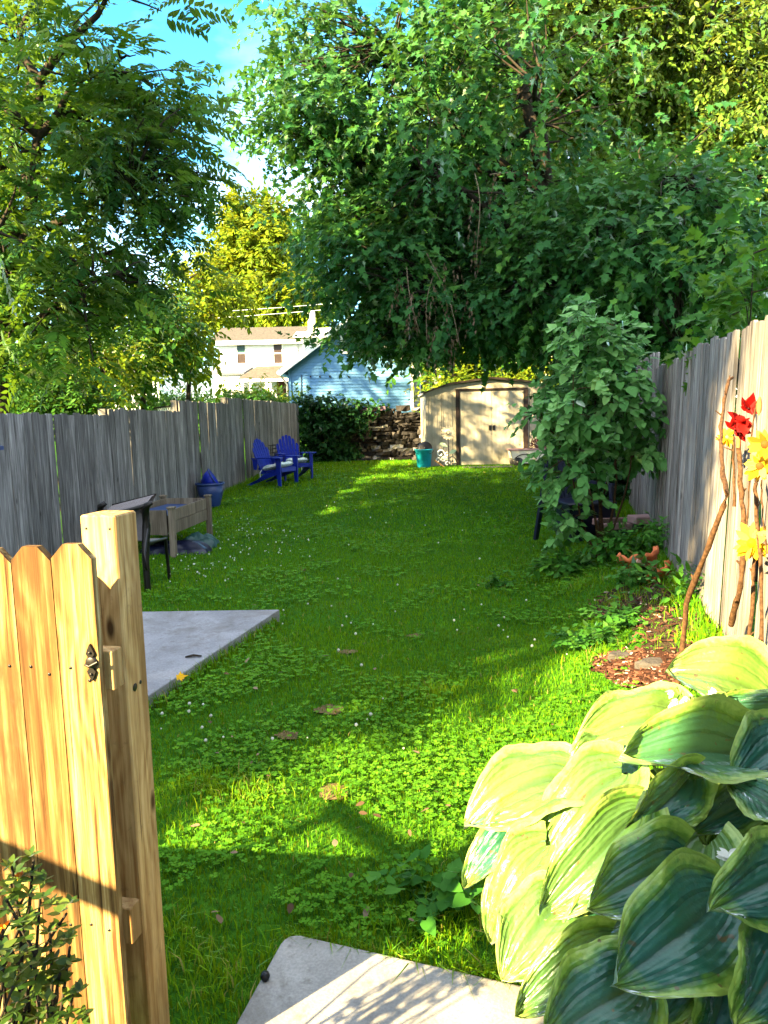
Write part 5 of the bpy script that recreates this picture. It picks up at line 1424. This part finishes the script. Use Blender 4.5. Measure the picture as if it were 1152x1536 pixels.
# brown dead sprays hanging in it
C = np.array([tuple(at(px, py, 11.4)) for px, py in [(620, 430), (640, 450), (655, 420), (670, 460), (690, 400), (610, 460), (650, 490), (700, 440), (710, 300), (712, 350), (735, 262), (600, 420), (680, 500), (665, 395)]])
P, D, N_, T = sprays(C, np.tile(np.array([[0, -.1, -1.0]]), (len(C), 1)), 3, .5, 9, .12, .6, .3)
scatter('dead_spray', LANCE, P - np.array(mo.location), D + np.array([0, 0, -1.2]), N_, RNG.uniform(.05, .09, len(P)), M['dead_leaf'], mo, T)
mb = MB()
for a, bb in (((712, 260), (715, 400)), ((735, 262), (775, 258)), ((640, 380), (690, 520)), ((1045, 330), (1040, 375)), ((610, 400), (630, 500)), ((655, 400), (640, 510))):
    limb(mb, at(a[0], a[1], 11.3), at(bb[0], bb[1], 11.3), .009, .004, .03, 5, .05, 6)
w = mb.build('dead_twig', M['bark_pale'], mo); w.data.transform(Matrix.Translation(-mo.location))

# tall sunlit tree with small leaves at the upper right
b = Vector((9.0, 17.5, tz(9, 17.5)))
foliage_tree('elm_tree', 'tall sunlit tree with small golden green leaves above the maple', b, at(1010, -150, 17.5), .25, [E(1010, 90, 17, 3.2, 2.2, 2.6, 3), E(840, 50, 17, 2.2, 2.0, 2.2, 2), E(1140, 230, 16.5, 2.0, 1.8, 2.0, 1.6), E(1000, -150, 17, 3.4, 2.2, 2.0, 1.0)], 900, OVAL, M['golden_leaf'], nt=9, nl=10, tl=.6, size=.145, rad=.62, droop=.45, seed=21, n_limbs=14, inner=.3)
# dense dark tree behind everything on the right
b = Vector((4.3, 24.5, tz(4.3, 24.5)))
foliage_tree('dense_tree', 'dense dark green tree standing behind the cream shed', b, at(900, 60, 24.5), .3, [E(860, 250, 24, 5.4, 2.4, 5.0, 5), E(760, 470, 23.8, 3.2, 1.6, 2.2, 2), E(1090, 420, 24, 3.5, 2.0, 3.8, 2.5), E(650, 400, 25, 2.1, 1.4, 2.2, .9)], 760, OVAL, M['hedge_leaf'], nt=8, nl=9, tl=.8, size=.26, rad=.95, droop=.3, seed=31, n_limbs=10, every=4)
# sunlit shrubs just behind the shed roof
for k, (px, d, rx, lab) in enumerate(((690, 21.6, 1.3, 'yellow green bush behind the left half of the shed roof'), (800, 21.8, 1.4, 'yellow green bush behind the right half of the shed roof'))):
    c = at(px, 588, d); b = Vector((c.x, d, tz(c.x, d)))
    foliage_tree('bush', lab, b, c, .05, [(tuple(c), (rx, .8, .75), 1)], 70, OVAL, M['lime_leaf'], 'bushes behind the shed', nt=7, nl=8, tl=.35, size=.12, rad=.4, seed=41 + k, n_limbs=5, every=3, cat='bush')
# yellow-green tree by the white house
b = at(395, 600, 76); b.z = tz(b.x, 76)
foliage_tree('linden_tree', 'bright yellow green tree rising beside the white house', b, at(395, 320, 76), .5, [E(392, 390, 76, 5.6, 4.2, 5.6, 3), E(440, 450, 75, 4.0, 3.4, 3.2, 1.4), E(345, 440, 76, 3.2, 3.2, 4.4, 1.2), E(380, 330, 76, 3.0, 2.5, 2.5, .8)], 560, OVAL, M['lime_leaf'], nt=8, nl=8, tl=1.2, size=.50, rad=1.1, droop=.3, seed=51, every=3)
# small trees and bushes over the left fence
lb = [('box_elder', 'yellow green small tree beside the white house and left fence', 285, 470, 19, 1.35, 1.45, 90, 'lime_leaf', 61, .17),
      ('box_elder', 'loose green small tree in the middle above the left fence', 205, 500, 17, 1.3, 1.1, 80, 'locust_leaf', 62, .15),
      ('box_elder', 'pale leafy small tree low above the left fence', 130, 555, 15, .9, .75, 60, 'lime_leaf', 63, .13),
      ('box_elder', 'dark leafy small tree behind the leaning trunk at left', 45, 545, 16, 1.1, .8, 70, 'hedge_leaf', 64, .15)]
for (nm, lab, px, py, d, rx, rz, n, m, sd_, sz) in lb:
    c = at(px, py, d); b = Vector((c.x, d, tz(c.x, d)))
    foliage_tree(nm, lab, b, c, .09, [(tuple(c), (rx, rx * .8, rz), 1)], n, OVAL, M[m], 'trees beyond the left fence', nt=7, nl=8, tl=.5, size=sz, rad=.45, droop=.4, seed=sd_, every=2, n_limbs=6, keep=lambda C: ~((proj(C)[0] > 312) & (proj(C)[1] > 470)))
# thick crooked limb showing in the middle
random.seed(3)
# clipped dark hedge along the outside of the left fence
def leafy_mass(name, label, cat, pts, n, size, mat, rad, seed, tmpl=OVAL, nt=6, nl=7, tl=.2, droop=.3, group=None, stems=None, part='foliage'):
    rng = np.random.default_rng(seed)
    A = np.array([tuple(p) for p in pts]); c0 = A.mean(0); base = Vector((c0[0], c0[1], tz(c0[0], c0[1])))
    o = empty(name, base, label, cat, 0, group)
    i = rng.integers(0, len(A), n); C = A[i] + rng.normal(size=(n, 3)) * np.asarray(rad)
    O = unit(rng.normal(size=(n, 3)) * .6 + np.array([0, -.5, .6]))
    P, D, N_, T = sprays(C, O, nt, tl, nl, size * 2, droop, .7, rng)
    scatter(part, tmpl, P - np.array(base), D, N_, size * rng.uniform(.7, 1.3, len(P)), mat, o, T)
    if stems:
        mb = MB(); random.seed(seed)
        for _ in range(stems):
            q = Vector(C[random.randrange(n)]) ; limb(mb, Vector((base.x + random.gauss(0, .05), base.y + random.gauss(0, .05), base.z - .03)), q, .012, .005, .02, 5, .06, 6)
        w = mb.build('stem', M['bark'], o); w.data.transform(Matrix.Translation(-base))
    return o
pts = [at(px, py, 22.5) for px in range(225, 425, 8) for py in (601, 609, 618)]
leafy_mass('hedge', 'dark green hedge rising just over the left fence before the white house', 'hedge', pts, 260, (.10), M['hedge_leaf'], (.2, .3, .09), 71, stems=20, tl=.3)
pts = [at(px, py, 12.2) for px in range(20, 150, 10) for py in (588, 602, 618)]
leafy_mass('hedge', 'dark low hedge over the left fence by the leaning trunk', 'hedge', pts, 130, .09, M['hedge_leaf'], (.2, .25, .12), 72, stems=12, tl=.25)
pts = [at(px, 598, 24.5) for px in range(340, 420, 6)]
leafy_mass('bush', 'sunlit yellow bush before the porch of the white house', 'bush', pts, 60, .13, M['lime_leaf'], (.3, .3, .14), 73, stems=8, tl=.3, group='bushes before the white house')
# ivy over the stone wall
pts = [at(px, py, 20.45) for px in range(452, 545, 5) for py in range(600, 692, 6) if py > 596 + max(0, (px - 470)) * .18 and (px < 520 or py < 640 or py > 660 and px < 530)]
pts += [at(px, 612, 20.5) for px in range(540, 600, 8)]
leafy_mass('ivy', 'dark ivy draped over the left end of the stone wall', 'ivy', pts, 330, .085, M['ivy_leaf'], (.10, .10, .09), 74, HEART, nt=5, nl=6, tl=.16, stems=10, droop=.5)
# ivy bank behind the lilac, continuing the right fence line
pts = [at(px, py, d) for px in range(850, 962, 7) for py in range(560, 775, 12) for d in (9.9, 10.4)]
leafy_mass('ivy_bank', 'dark ivy bank filling the corner behind the lilac', 'ivy', pts, 520, .075, M['ivy_leaf'], (.10, .15, .10), 75, HEART, nt=5, nl=6, tl=.15, stems=14, droop=.5)

# maple sapling leaning over the right fence
c = at(1105, 430, 5.4); b = Vector((xfence_r(5.4) + .55, 5.4, .3))
foliage_tree('maple_sapling', 'bright green maple sapling leaning over the right fence top', b, at(1130, 380, 5.4), .014, [E(1130, 400, 5.6, .42, .45, .45, 2), E(1085, 470, 5.4, .22, .25, .16, .8), E(1150, 340, 5.6, .3, .3, .3, .8), E(1060, 505, 5.5, .12, .2, .08, .3)], 20, MAPLE, M['sapling_leaf'], nt=4, nl=7, tl=.26, size=.105, rad=.16, droop=.35, seed=81, n_limbs=1, every=9)

# lilac in front of the ivy
b = gp(905, 834)
lil = [E(890, 590, b.y, .46, .4, .62, 3), E(885, 500, b.y, .30, .3, .25, 1.2), E(855, 690, b.y - .1, .25, .3, .38, 1.0), E(840, 775, b.y - .15, .16, .2, .26, .3), E(945, 620, b.y, .30, .3, .22, .8), E(965, 672, b.y - .05, .2, .2, .10, .45), E(870, 850, b.y - .2, .24, .2, .08, .2), E(930, 545, b.y, .26, .3, .3, .7), E(822, 620, b.y, .14, .2, .2, .4)]
rngl = np.random.default_rng(91); random.seed(91)
lo_ = empty('lilac_bush', b, 'tall leafy lilac bush with heart shaped leaves by the right fence', 'bush')
C, O, _ = crown_points(lil, 175, rngl, .25)
P, D, N_, T = sprays(C, O, 3, .20, 7, .10, .30, .6, rngl)
D = D + np.array([0, -.25, -.05]) + rngl.normal(0, .3, D.shape); N_ = N_ + np.array([-.25, -.35, .35]) + rngl.normal(0, .35, D.shape)
k = P[:, 2] > terrain(P[:, 0], P[:, 1]) + .02; P, D, N_, T = P[k], D[k], N_[k], T[k]
scatter('foliage', HEART, P - np.array(b), D, N_, .086 * rngl.uniform(.6, 1.25, len(P)), M['lilac_leaf'], lo_, T)
mb = MB(); stems = []
for (px, py, r) in ((905, 480, .018), (925, 560, .016), (860, 560, .014), (950, 640, .013), (872, 490, .014), (830, 650, .012), (840, 760, .011)):
    stems += limb(mb, b + Vector((random.gauss(0, .04), random.gauss(0, .04), -.03)), at(px, py, b.y + random.gauss(0, .08)), r, r * .35, .01, 7, .035, 9)
for c in C[::2]:
    q = Vector(c); s_ = min(stems, key=lambda p: (p - q).length); limb(mb, s_, q, .006, .003, .03, 4, .06, 4)
w = mb.build('stem', M['stick'], lo_); w.data.transform(Matrix.Translation(-b))

# weeds and ferny plants along the right fence
def weed(px, py, r, h, n, label, tmpl, size, mat='weed_leaf', seed=1, name='weed'):
    rng = np.random.default_rng(seed); c = gp(px, py); o = empty(name, c, label, 'plant', 0, 'weeds along the right fence')
    C = np.stack([rng.normal(0, r * .5, n), rng.normal(0, r * .4, n), h * (.35 + .65 * rng.random(n))], -1)
    O = unit(np.stack([C[:, 0], C[:, 1], np.full(n, r)], -1))
    P, D, N_, T = sprays(C, O, 2, size * 3, 6, size * .8, .35, .6, rng)
    k = P[:, 2] > .005
    scatter('foliage', tmpl, P[k], D[k], N_[k], size * rng.uniform(.6, 1.3, k.sum()), M[mat], o, T[k])
    mb = MB()
    for i in range(min(n, 14)): mb.tube([(C[i, 0] * .2, C[i, 1] * .2, -.01), (C[i, 0] * .7, C[i, 1] * .7, C[i, 2] * .6), tuple(C[i])], [.005, .004, .003], 4)
    mb.build('stem', M['weed_leaf'], o)
weed(1010, 838, .22, .32, 46, 'ferny green weed against the fence behind the broken pot', LANCE, .06, seed=101)
weed(940, 836, .22, .22, 40, 'leafy weed between the lilac stem and the broken pot', HEART, .055, seed=102)
weed(855, 862, .26, .12, 30, 'low spreading weed under the left side of the lilac', HEART, .06, seed=103)
weed(950, 880, .16, .12, 26, 'small round leaved weed in front of the broken pot', HEART, .05, seed=104)
weed(1035, 905, .16, .14, 26, 'narrow leaved weed at the fence foot below the pot', LANCE, .07, seed=105)
weed(935, 935, .20, .06, 30, 'flat ground weed at the left edge of the bare soil', HEART, .04, seed=106)
weed(900, 965, .22, .05, 34, 'flat ground weed just above the red mulch', HEART, .038, seed=107)
weed(1000, 770, .12, .28, 22, 'upright leafy weed hiding the foot of the pink brick pedestal', HEART, .05, seed=108)
weed(650, 1362, .10, .06, 12, 'broad leaved weed behind the concrete slab', HEART, .05, seed=109)
weed(745, 880, .1, .04, 10, 'low broad weed in the open lawn left of the lilac', HEART, .05, seed=110)
weed(655, 683, .06, .5, 14, 'thin green plant growing behind the teal bucket', HEART, .07, 'sapling_leaf', seed=111)

# ------------------------------------------------------------------ hosta
def hosta_mat():
    t = NT('hosta_leaf'); e = t.attr('edge'); r = t.attr('rnd'); o = t.obj()
    n = t.noise(o, 14, 3, .6); n2 = t.noise(o, 60, 2, .5)
    rib = t.attr('rib')
    ee = t.math('ADD', e, t.math('ADD', t.math('MULTIPLY', t.math('SUBTRACT', n, .5), .5), t.math('MULTIPLY', t.math('SUBTRACT', n2, .5), .35)))
    blue = t.ramp(r, [(0, (.007, .080, .056)), (.45, (.022, .12, .060)), (1, (.12, .21, .030))])  # sunlight painted in: high tone gives yellower centres and paler rims
    mid = (.085, .20, .024); marg = (.27, .38, .06)
    c = t.mix(t.ramp(ee, [(.54, 0), (.70, 1)]), blue, mid)
    c = t.mix(t.ramp(ee, [(.72, 0), (.90, 1)]), c, t.ramp(r, [(.3, marg), (1.0, (.36, .46, .12))]))
    c = t.mix(t.ramp(rib, [(.0, .75), (.34, 0)]), c, t.mix(1.0, c, (.42, .46, .42), 'MULTIPLY'))
    hole = t.noise(o, 38, 2, .4); c = t.mix(t.ramp(hole, [(.705, 0), (.72, .85)]), c, (.10, .055, .02))
    d = t.bump(t.math('ADD', t.math('MULTIPLY', rib, .6), t.math('MULTIPLY', t.noise(o, 70, 2, .5), .22)), .9, .008)
    df = t.n('BsdfDiffuse', {'Color': c, 'Normal': d}).outputs[0]
    tr = t.n('BsdfTranslucent', {'Color': t.mix(.5, c, (.40, .46, .03)), 'Normal': d}).outputs[0]
    m = t.n('MixShader', {0: .27, 1: df, 2: tr}).outputs[0]
    g = t.n('BsdfGlossy', {'Color': (.85, .95, 1, 1), 'Roughness': .34, 'Normal': d}).outputs[0]
    lw = t.n('LayerWeight', {'Blend': .35, 'Normal': d}).outputs['Fresnel']
    m2 = t.n('MixShader', {0: t.math('MULTIPLY', lw, .8, True), 1: m, 2: g}).outputs[0]
    t.t.links.new(m2, t.out.inputs[0]); return t.m
M['hosta'] = hosta_mat()
hb = Vector((.92, 1.88, 0)); hb.z = tz(hb.x, hb.y)
ho = empty('hosta', hb, 'large variegated hosta with broad blue green leaves at the path', 'plant')
HV, HF, HR, HE, HRIB, PET = [], [], [], [], [], []
def hosta_leaf(A, T, w, Nh, cup=.22, droop=.16, tone=None, twist=0.0, rng=random):
    A = Vector(A); T = Vector(T); L = (T - A).length; y = (T - A).normalized(); n0 = Vector(Nh).normalized()
    x = y.cross(n0).normalized(); z = x.cross(y)
    nu, nv = 30, 26; b0 = len(HV); tone = rng.random() if tone is None else tone
    ph = rng.uniform(0, 6); am = rng.uniform(.008, .018); W2 = w / 2
    for i in range(nu + 1):
        u = i / nu
        uu = min(1, .02 + .98 * u) ** .72; prof = max(0, 1 - abs(2 * uu - 1) ** 2.3) ** .74 * (1 - .10 * u ** 3)
        for j in range(nv + 1):
            v = j / nv * 2 - 1; av = abs(v)
            hw = W2 * prof * (1 + .035 * math.sin(u * 13 + ph + v * 1.5))
            px = v * hw * (1 - .06 * av)
            py = L * u - L * .17 * av ** 1.3 * (1 - u) ** 2.2 * (1 if u < .9 else 0)
            pz = 1.35 * cup * W2 * (av ** 1.3) * (1 - .45 * u) - 1.35 * droop * L * u ** 2.2 + .10 * L * math.sin(math.pi * u) + am * math.sin(u * 9 + ph + v * 2) * av
            k = av * 8.0; rib = abs((k % 1.0) * 2 - 1)
            pz += .0070 * (1 - rib) * min(1, prof * 2) + .0026 * math.sin(u * 44 + k * 3) * min(1, av * 3) + .010 * math.sin(v * 6 + ph) * math.sin(u * 7 + ph) * av
            if av < .04: pz -= .004; rib = 0
            pz += twist * v * W2 * u
            p = A + x * px + y * py + z * pz
            HV.append(tuple(p - hb)); HE.append(max(av ** 1.15, u ** 2.6 * .95)); HRIB.append(rib)
    for i in range(nu):
        for j in range(nv):
            a = b0 + i * (nv + 1) + j; HF.append([a, a + 1, a + nv + 2, a + nv + 1]); HR.append(tone)
    PET.append((A - y * .0 + z * .0, y))
def HP(cx, cy, d): return at(640 + cx / 2.25, 960 + cy / 2.25, d)
SUNW = (-.35, -.45, .85)
hl = [((985, 885, 1.50), (655, 1150, 1.33), 430, (.05, -.72, .72), .20, .10, .10), ((700, 1170, 1.40), (410, 1340, 1.32), 380, (-.1, -.6, .8), .25, .15, .05),
      ((855, 745, 1.60), (553, 897, 1.49), 300, (.0, -.68, .72), .30, .10, .15), ((700, 600, 1.70), (383, 937, 1.57), 260, (.25, -.55, .75), .45, .12, .75),
      ((490, 470, 1.92), (130, 560, 1.84), 330, (-.25, -.40, .88), .18, .22, .9), ((660, 455, 1.84), (378, 690, 1.72), 290, (-.35, -.5, .8), .2, .2, .85),
      ((1140, 190, 2.20), (822, 82, 2.26), 330, (-.12, -.55, .82), .25, .12, .95), ((860, 285, 2.06), (525, 300, 1.98), 300, (-.2, -.45, .88), .2, .18, .95),
      ((1070, 395, 1.86), (655, 390, 1.78), 300, (.1, -.62, .78), .60, .08, .55), ((665, 370, 1.98), (468, 430, 1.92), 190, (-.35, -.5, .8), .25, .2, .9),
      ((880, 470, 1.76), (700, 660, 1.64), 200, (.25, -.75, .5), .5, .25, .25), ((405, 700, 1.74), (176, 975, 1.64), 230, (-.5, -.45, .75), .25, .25, .9),
      ((450, 890, 1.62), (255, 1125, 1.50), 290, (-.25, -.6, .76), .22, .18, .8), ((610, 1030, 1.50), (298, 1262, 1.42), 210, (-.1, -.62, .74), .55, .14, .7),
      ((1200, 600, 1.62), (1018, 475, 1.74), 170, (-.1, -.7, .7), .3, .05, .5), ((1260, 760, 1.42), (990, 900, 1.33), 330, (.1, -.7, .7), .25, .14, .08),
      ((395, 575, 1.86), (116, 820, 1.76), 190, (-.65, -.62, .35), .3, .1, .3), ((1230, 330, 1.82), (1062, 440, 1.72), 260, (-.1, -.6, .8), .25, .2, .1),
      ((1230, 250, 2.02), (925, 238, 2.06), 150, (0, -.75, .55), .4, .08, .5), ((650, 905, 1.60), (450, 1010, 1.54), 190, (-.1, -.6, .75), .4, .15, .4),
      ((1210, 990, 1.36), (1080, 1300, 1.24), 330, (.1, -.7, .6), .2, .15, .02), ((1080, 550, 1.78), (900, 650, 1.70), 170, (.1, -.6, .7), .4, .1, .2),
      ((1200, 130, 2.3), (1000, 190, 2.2), 220, (-.2, -.5, .85), .2, .2, .8), ((560, 700, 1.78), (300, 880, 1.68), 230, (-.4, -.6, .7), .3, .2, .6),
      ((760, 560, 1.86), (560, 590, 1.80), 180, (-.2, -.5, .8), .3, .2, .8), ((860, 1000, 1.52), (760, 1330, 1.40), 240, (.1, -.7, .6), .3, .2, .02),
      ((1010, 1120, 1.46), (960, 1400, 1.36), 260, (.2, -.6, .7), .3, .2, .02), ((700, 330, 2.12), (560, 250, 2.18), 160, (-.3, -.3, .9), .2, .2, .9)]
random.seed(17)
for (a, t_, w, n_, cu, dr_, tn) in hl:  # tn carries the painted light: high on sunlit leaves, low on shaded ones
    d = (a[2] + t_[2]) / 2; hosta_leaf(HP(*a), HP(*t_), w / 2.25 / FPX * d * 1.10, n_, cu, dr_, tn)
for k in range(20):       # lower leaves round the mound
    a = k / 20 * 6.283 + random.gauss(0, .15); r0 = random.uniform(.18, .30); r1 = r0 + random.uniform(.22, .32)
    A = hb + Vector((math.cos(a) * r0, math.sin(a) * r0, random.uniform(.16, .34))); T_ = hb + Vector((math.cos(a) * r1, math.sin(a) * r1, random.uniform(.05, .22)))
    if T_.x < .42 or T_.y < 1.30: continue
    hosta_leaf(A, T_, random.uniform(.20, .28), (math.cos(a) * .4, math.sin(a) * .4, .85), .25, .2, random.random())
lv = [i for f in HF for i in f]
mesh_np('foliage', HV, lv, [4] * len(HF), M['hosta'], ho, HR, smooth=True, extra={'edge': HE, 'rib': HRIB})
mb = MB()
for (A, y) in PET:
    a0 = Vector((random.gauss(0, .05), random.gauss(0, .05), 0)); e = A - hb; m_ = a0.lerp(e, .55) + Vector((0, 0, .06 + .06 * e.length)) - y * .03
    pts = [a0 * (1 - t) ** 2 + m_ * 2 * t * (1 - t) + e * t * t for t in np.linspace(0, 1, 9)]
    mb.tube(pts, [.008 - .004 * i / 8 for i in range(9)], 6)
M['hosta_stem'] = leaf_mat('hosta_stalk', [(0, (.10, .19, .04)), (1, (.24, .33, .08))], (.4, .46, .05), .2, .1)
mb.build('stalk', M['hosta_stem'], ho)
# white trumpet flowers on a short scape
P = []; D = []; N2 = []; mb = MB(); random.seed(23); bells = MB()
sc0 = HP(1000, 520, 1.95) - hb; sct = HP(900, 215, 2.02) - hb
mb.tube([Vector((0, 0, 0)), sc0, sct], [.006, .005, .004], 6)
for k in range(46):
    q = HP(random.uniform(815, 985), random.uniform(165, 345), random.uniform(1.95, 2.08)) - hb
    if k > 36: q = HP(random.uniform(940, 990), random.uniform(280, 350), random.uniform(1.92, 1.98)) - hb
    f = Vector((random.gauss(-.2, .5), random.gauss(-.4, .4), random.gauss(-.2, .5))).normalized(); a1 = f.orthogonal().normalized(); a2 = f.cross(a1)
    for j in range(6):
        a = j / 6 * 6.283; P.append(tuple(q)); D.append(tuple(f * .9 + (a1 * math.cos(a) + a2 * math.sin(a)) * .6)); N2.append(tuple(f * -.6 + (a1 * math.cos(a) + a2 * math.sin(a)) * .8))
    mb.tube([q, q - f * .02, q - f * .03 + Vector((0, 0, -.02))], .0022, 4)
for (cx, cy, d) in ((1020, 725, 1.55), (1030, 745, 1.55), (1010, 735, 1.55)):
    q = HP(cx, cy, d) - hb
    for j in range(6): a = j; P.append(tuple(q)); D.append((math.cos(a), math.sin(a) * .6 - .3, .3)); N2.append((0, -.5, .8))
scatter('flower', OVAL, np.array(P), np.array(D), np.array(N2), RNG.uniform(.018, .032, len(P)), M['petal_white'], ho)
mb.build('flower_stalk', M['hosta_stem'], ho)

# azalea in front of the gate
random.seed(29); rng = np.random.default_rng(29)
ab = Vector((at(30, 1400, 1.2).x - .1, 1.2, 0))
az_ = empty('azalea_bush', ab, 'small glossy azalea bush in front of the picket gate', 'bush')
tips = [(18, 1300, 1.20), (50, 1290, 1.22), (10, 1350, 1.15), (60, 1345, 1.25), (30, 1390, 1.15), (75, 1400, 1.22), (105, 1420, 1.22), (5, 1420, 1.1), (50, 1440, 1.18), (90, 1460, 1.2), (20, 1480, 1.1), (70, 1500, 1.15), (-30, 1320, 1.15), (-40, 1400, 1.15), (40, 1340, 1.22), (85, 1440, 1.25), (-10, 1460, 1.12), (110, 1490, 1.2), (35, 1420, 1.25), (60, 1470, 1.28), (-60, 1300, 1.2), (15, 1320, 1.28), (100, 1370, 1.28)]
P = []; D = []; N2 = []; mb = MB(); FP = []; FD = []; FN = []
for (px, py, d) in tips:
    q = at(px, py, d) - ab
    limb(mb, Vector((random.gauss(0, .03), random.gauss(0, .03), 0)), q, .006, .0025, .03, 5, .05, 6)
    for lay in range(3):
        qq = q - Vector((0, 0, .022 * lay)) + Vector((random.gauss(0, .008), random.gauss(0, .008), 0))
        for j in range(7):
            a = j * .9 + lay * .4 + random.gauss(0, .2); P.append(tuple(qq)); D.append((math.cos(a), math.sin(a), random.gauss(.5 - .2 * lay, .25))); N2.append((random.gauss(0, .3), random.gauss(0, .3), 1))
    for _ in range(3):
        qq = q.lerp(Vector((0, 0, 0)), random.uniform(.1, .45)) + Vector((random.gauss(0, .03), random.gauss(0, .03), random.gauss(0, .02)))
        for j in range(6): a = j * 1.05; P.append(tuple(qq)); D.append((math.cos(a), math.sin(a), random.gauss(.3, .3))); N2.append((random.gauss(0, .4), random.gauss(0, .4), 1))
for (px, py, d) in ((34, 1312, 1.2), (4, 1390, 1.13)):
    q = at(px, py, d) - ab
    for j in range(7): FP.append(tuple(q)); FD.append((random.gauss(0, 1), random.gauss(-.3, 1), random.gauss(.2, .6))); FN.append((random.gauss(0, 1), -1, .5))
scatter('foliage', OVAL, np.array(P), np.array(D), np.array(N2), rng.uniform(.016, .029, len(P)), M['azalea_leaf'], az_, rng.random(len(P)))
scatter('blossom', OVAL, np.array(FP), np.array(FD), np.array(FN), .013, M['petal_orange'], az_)
mb.build('stem', M['bark'], az_)
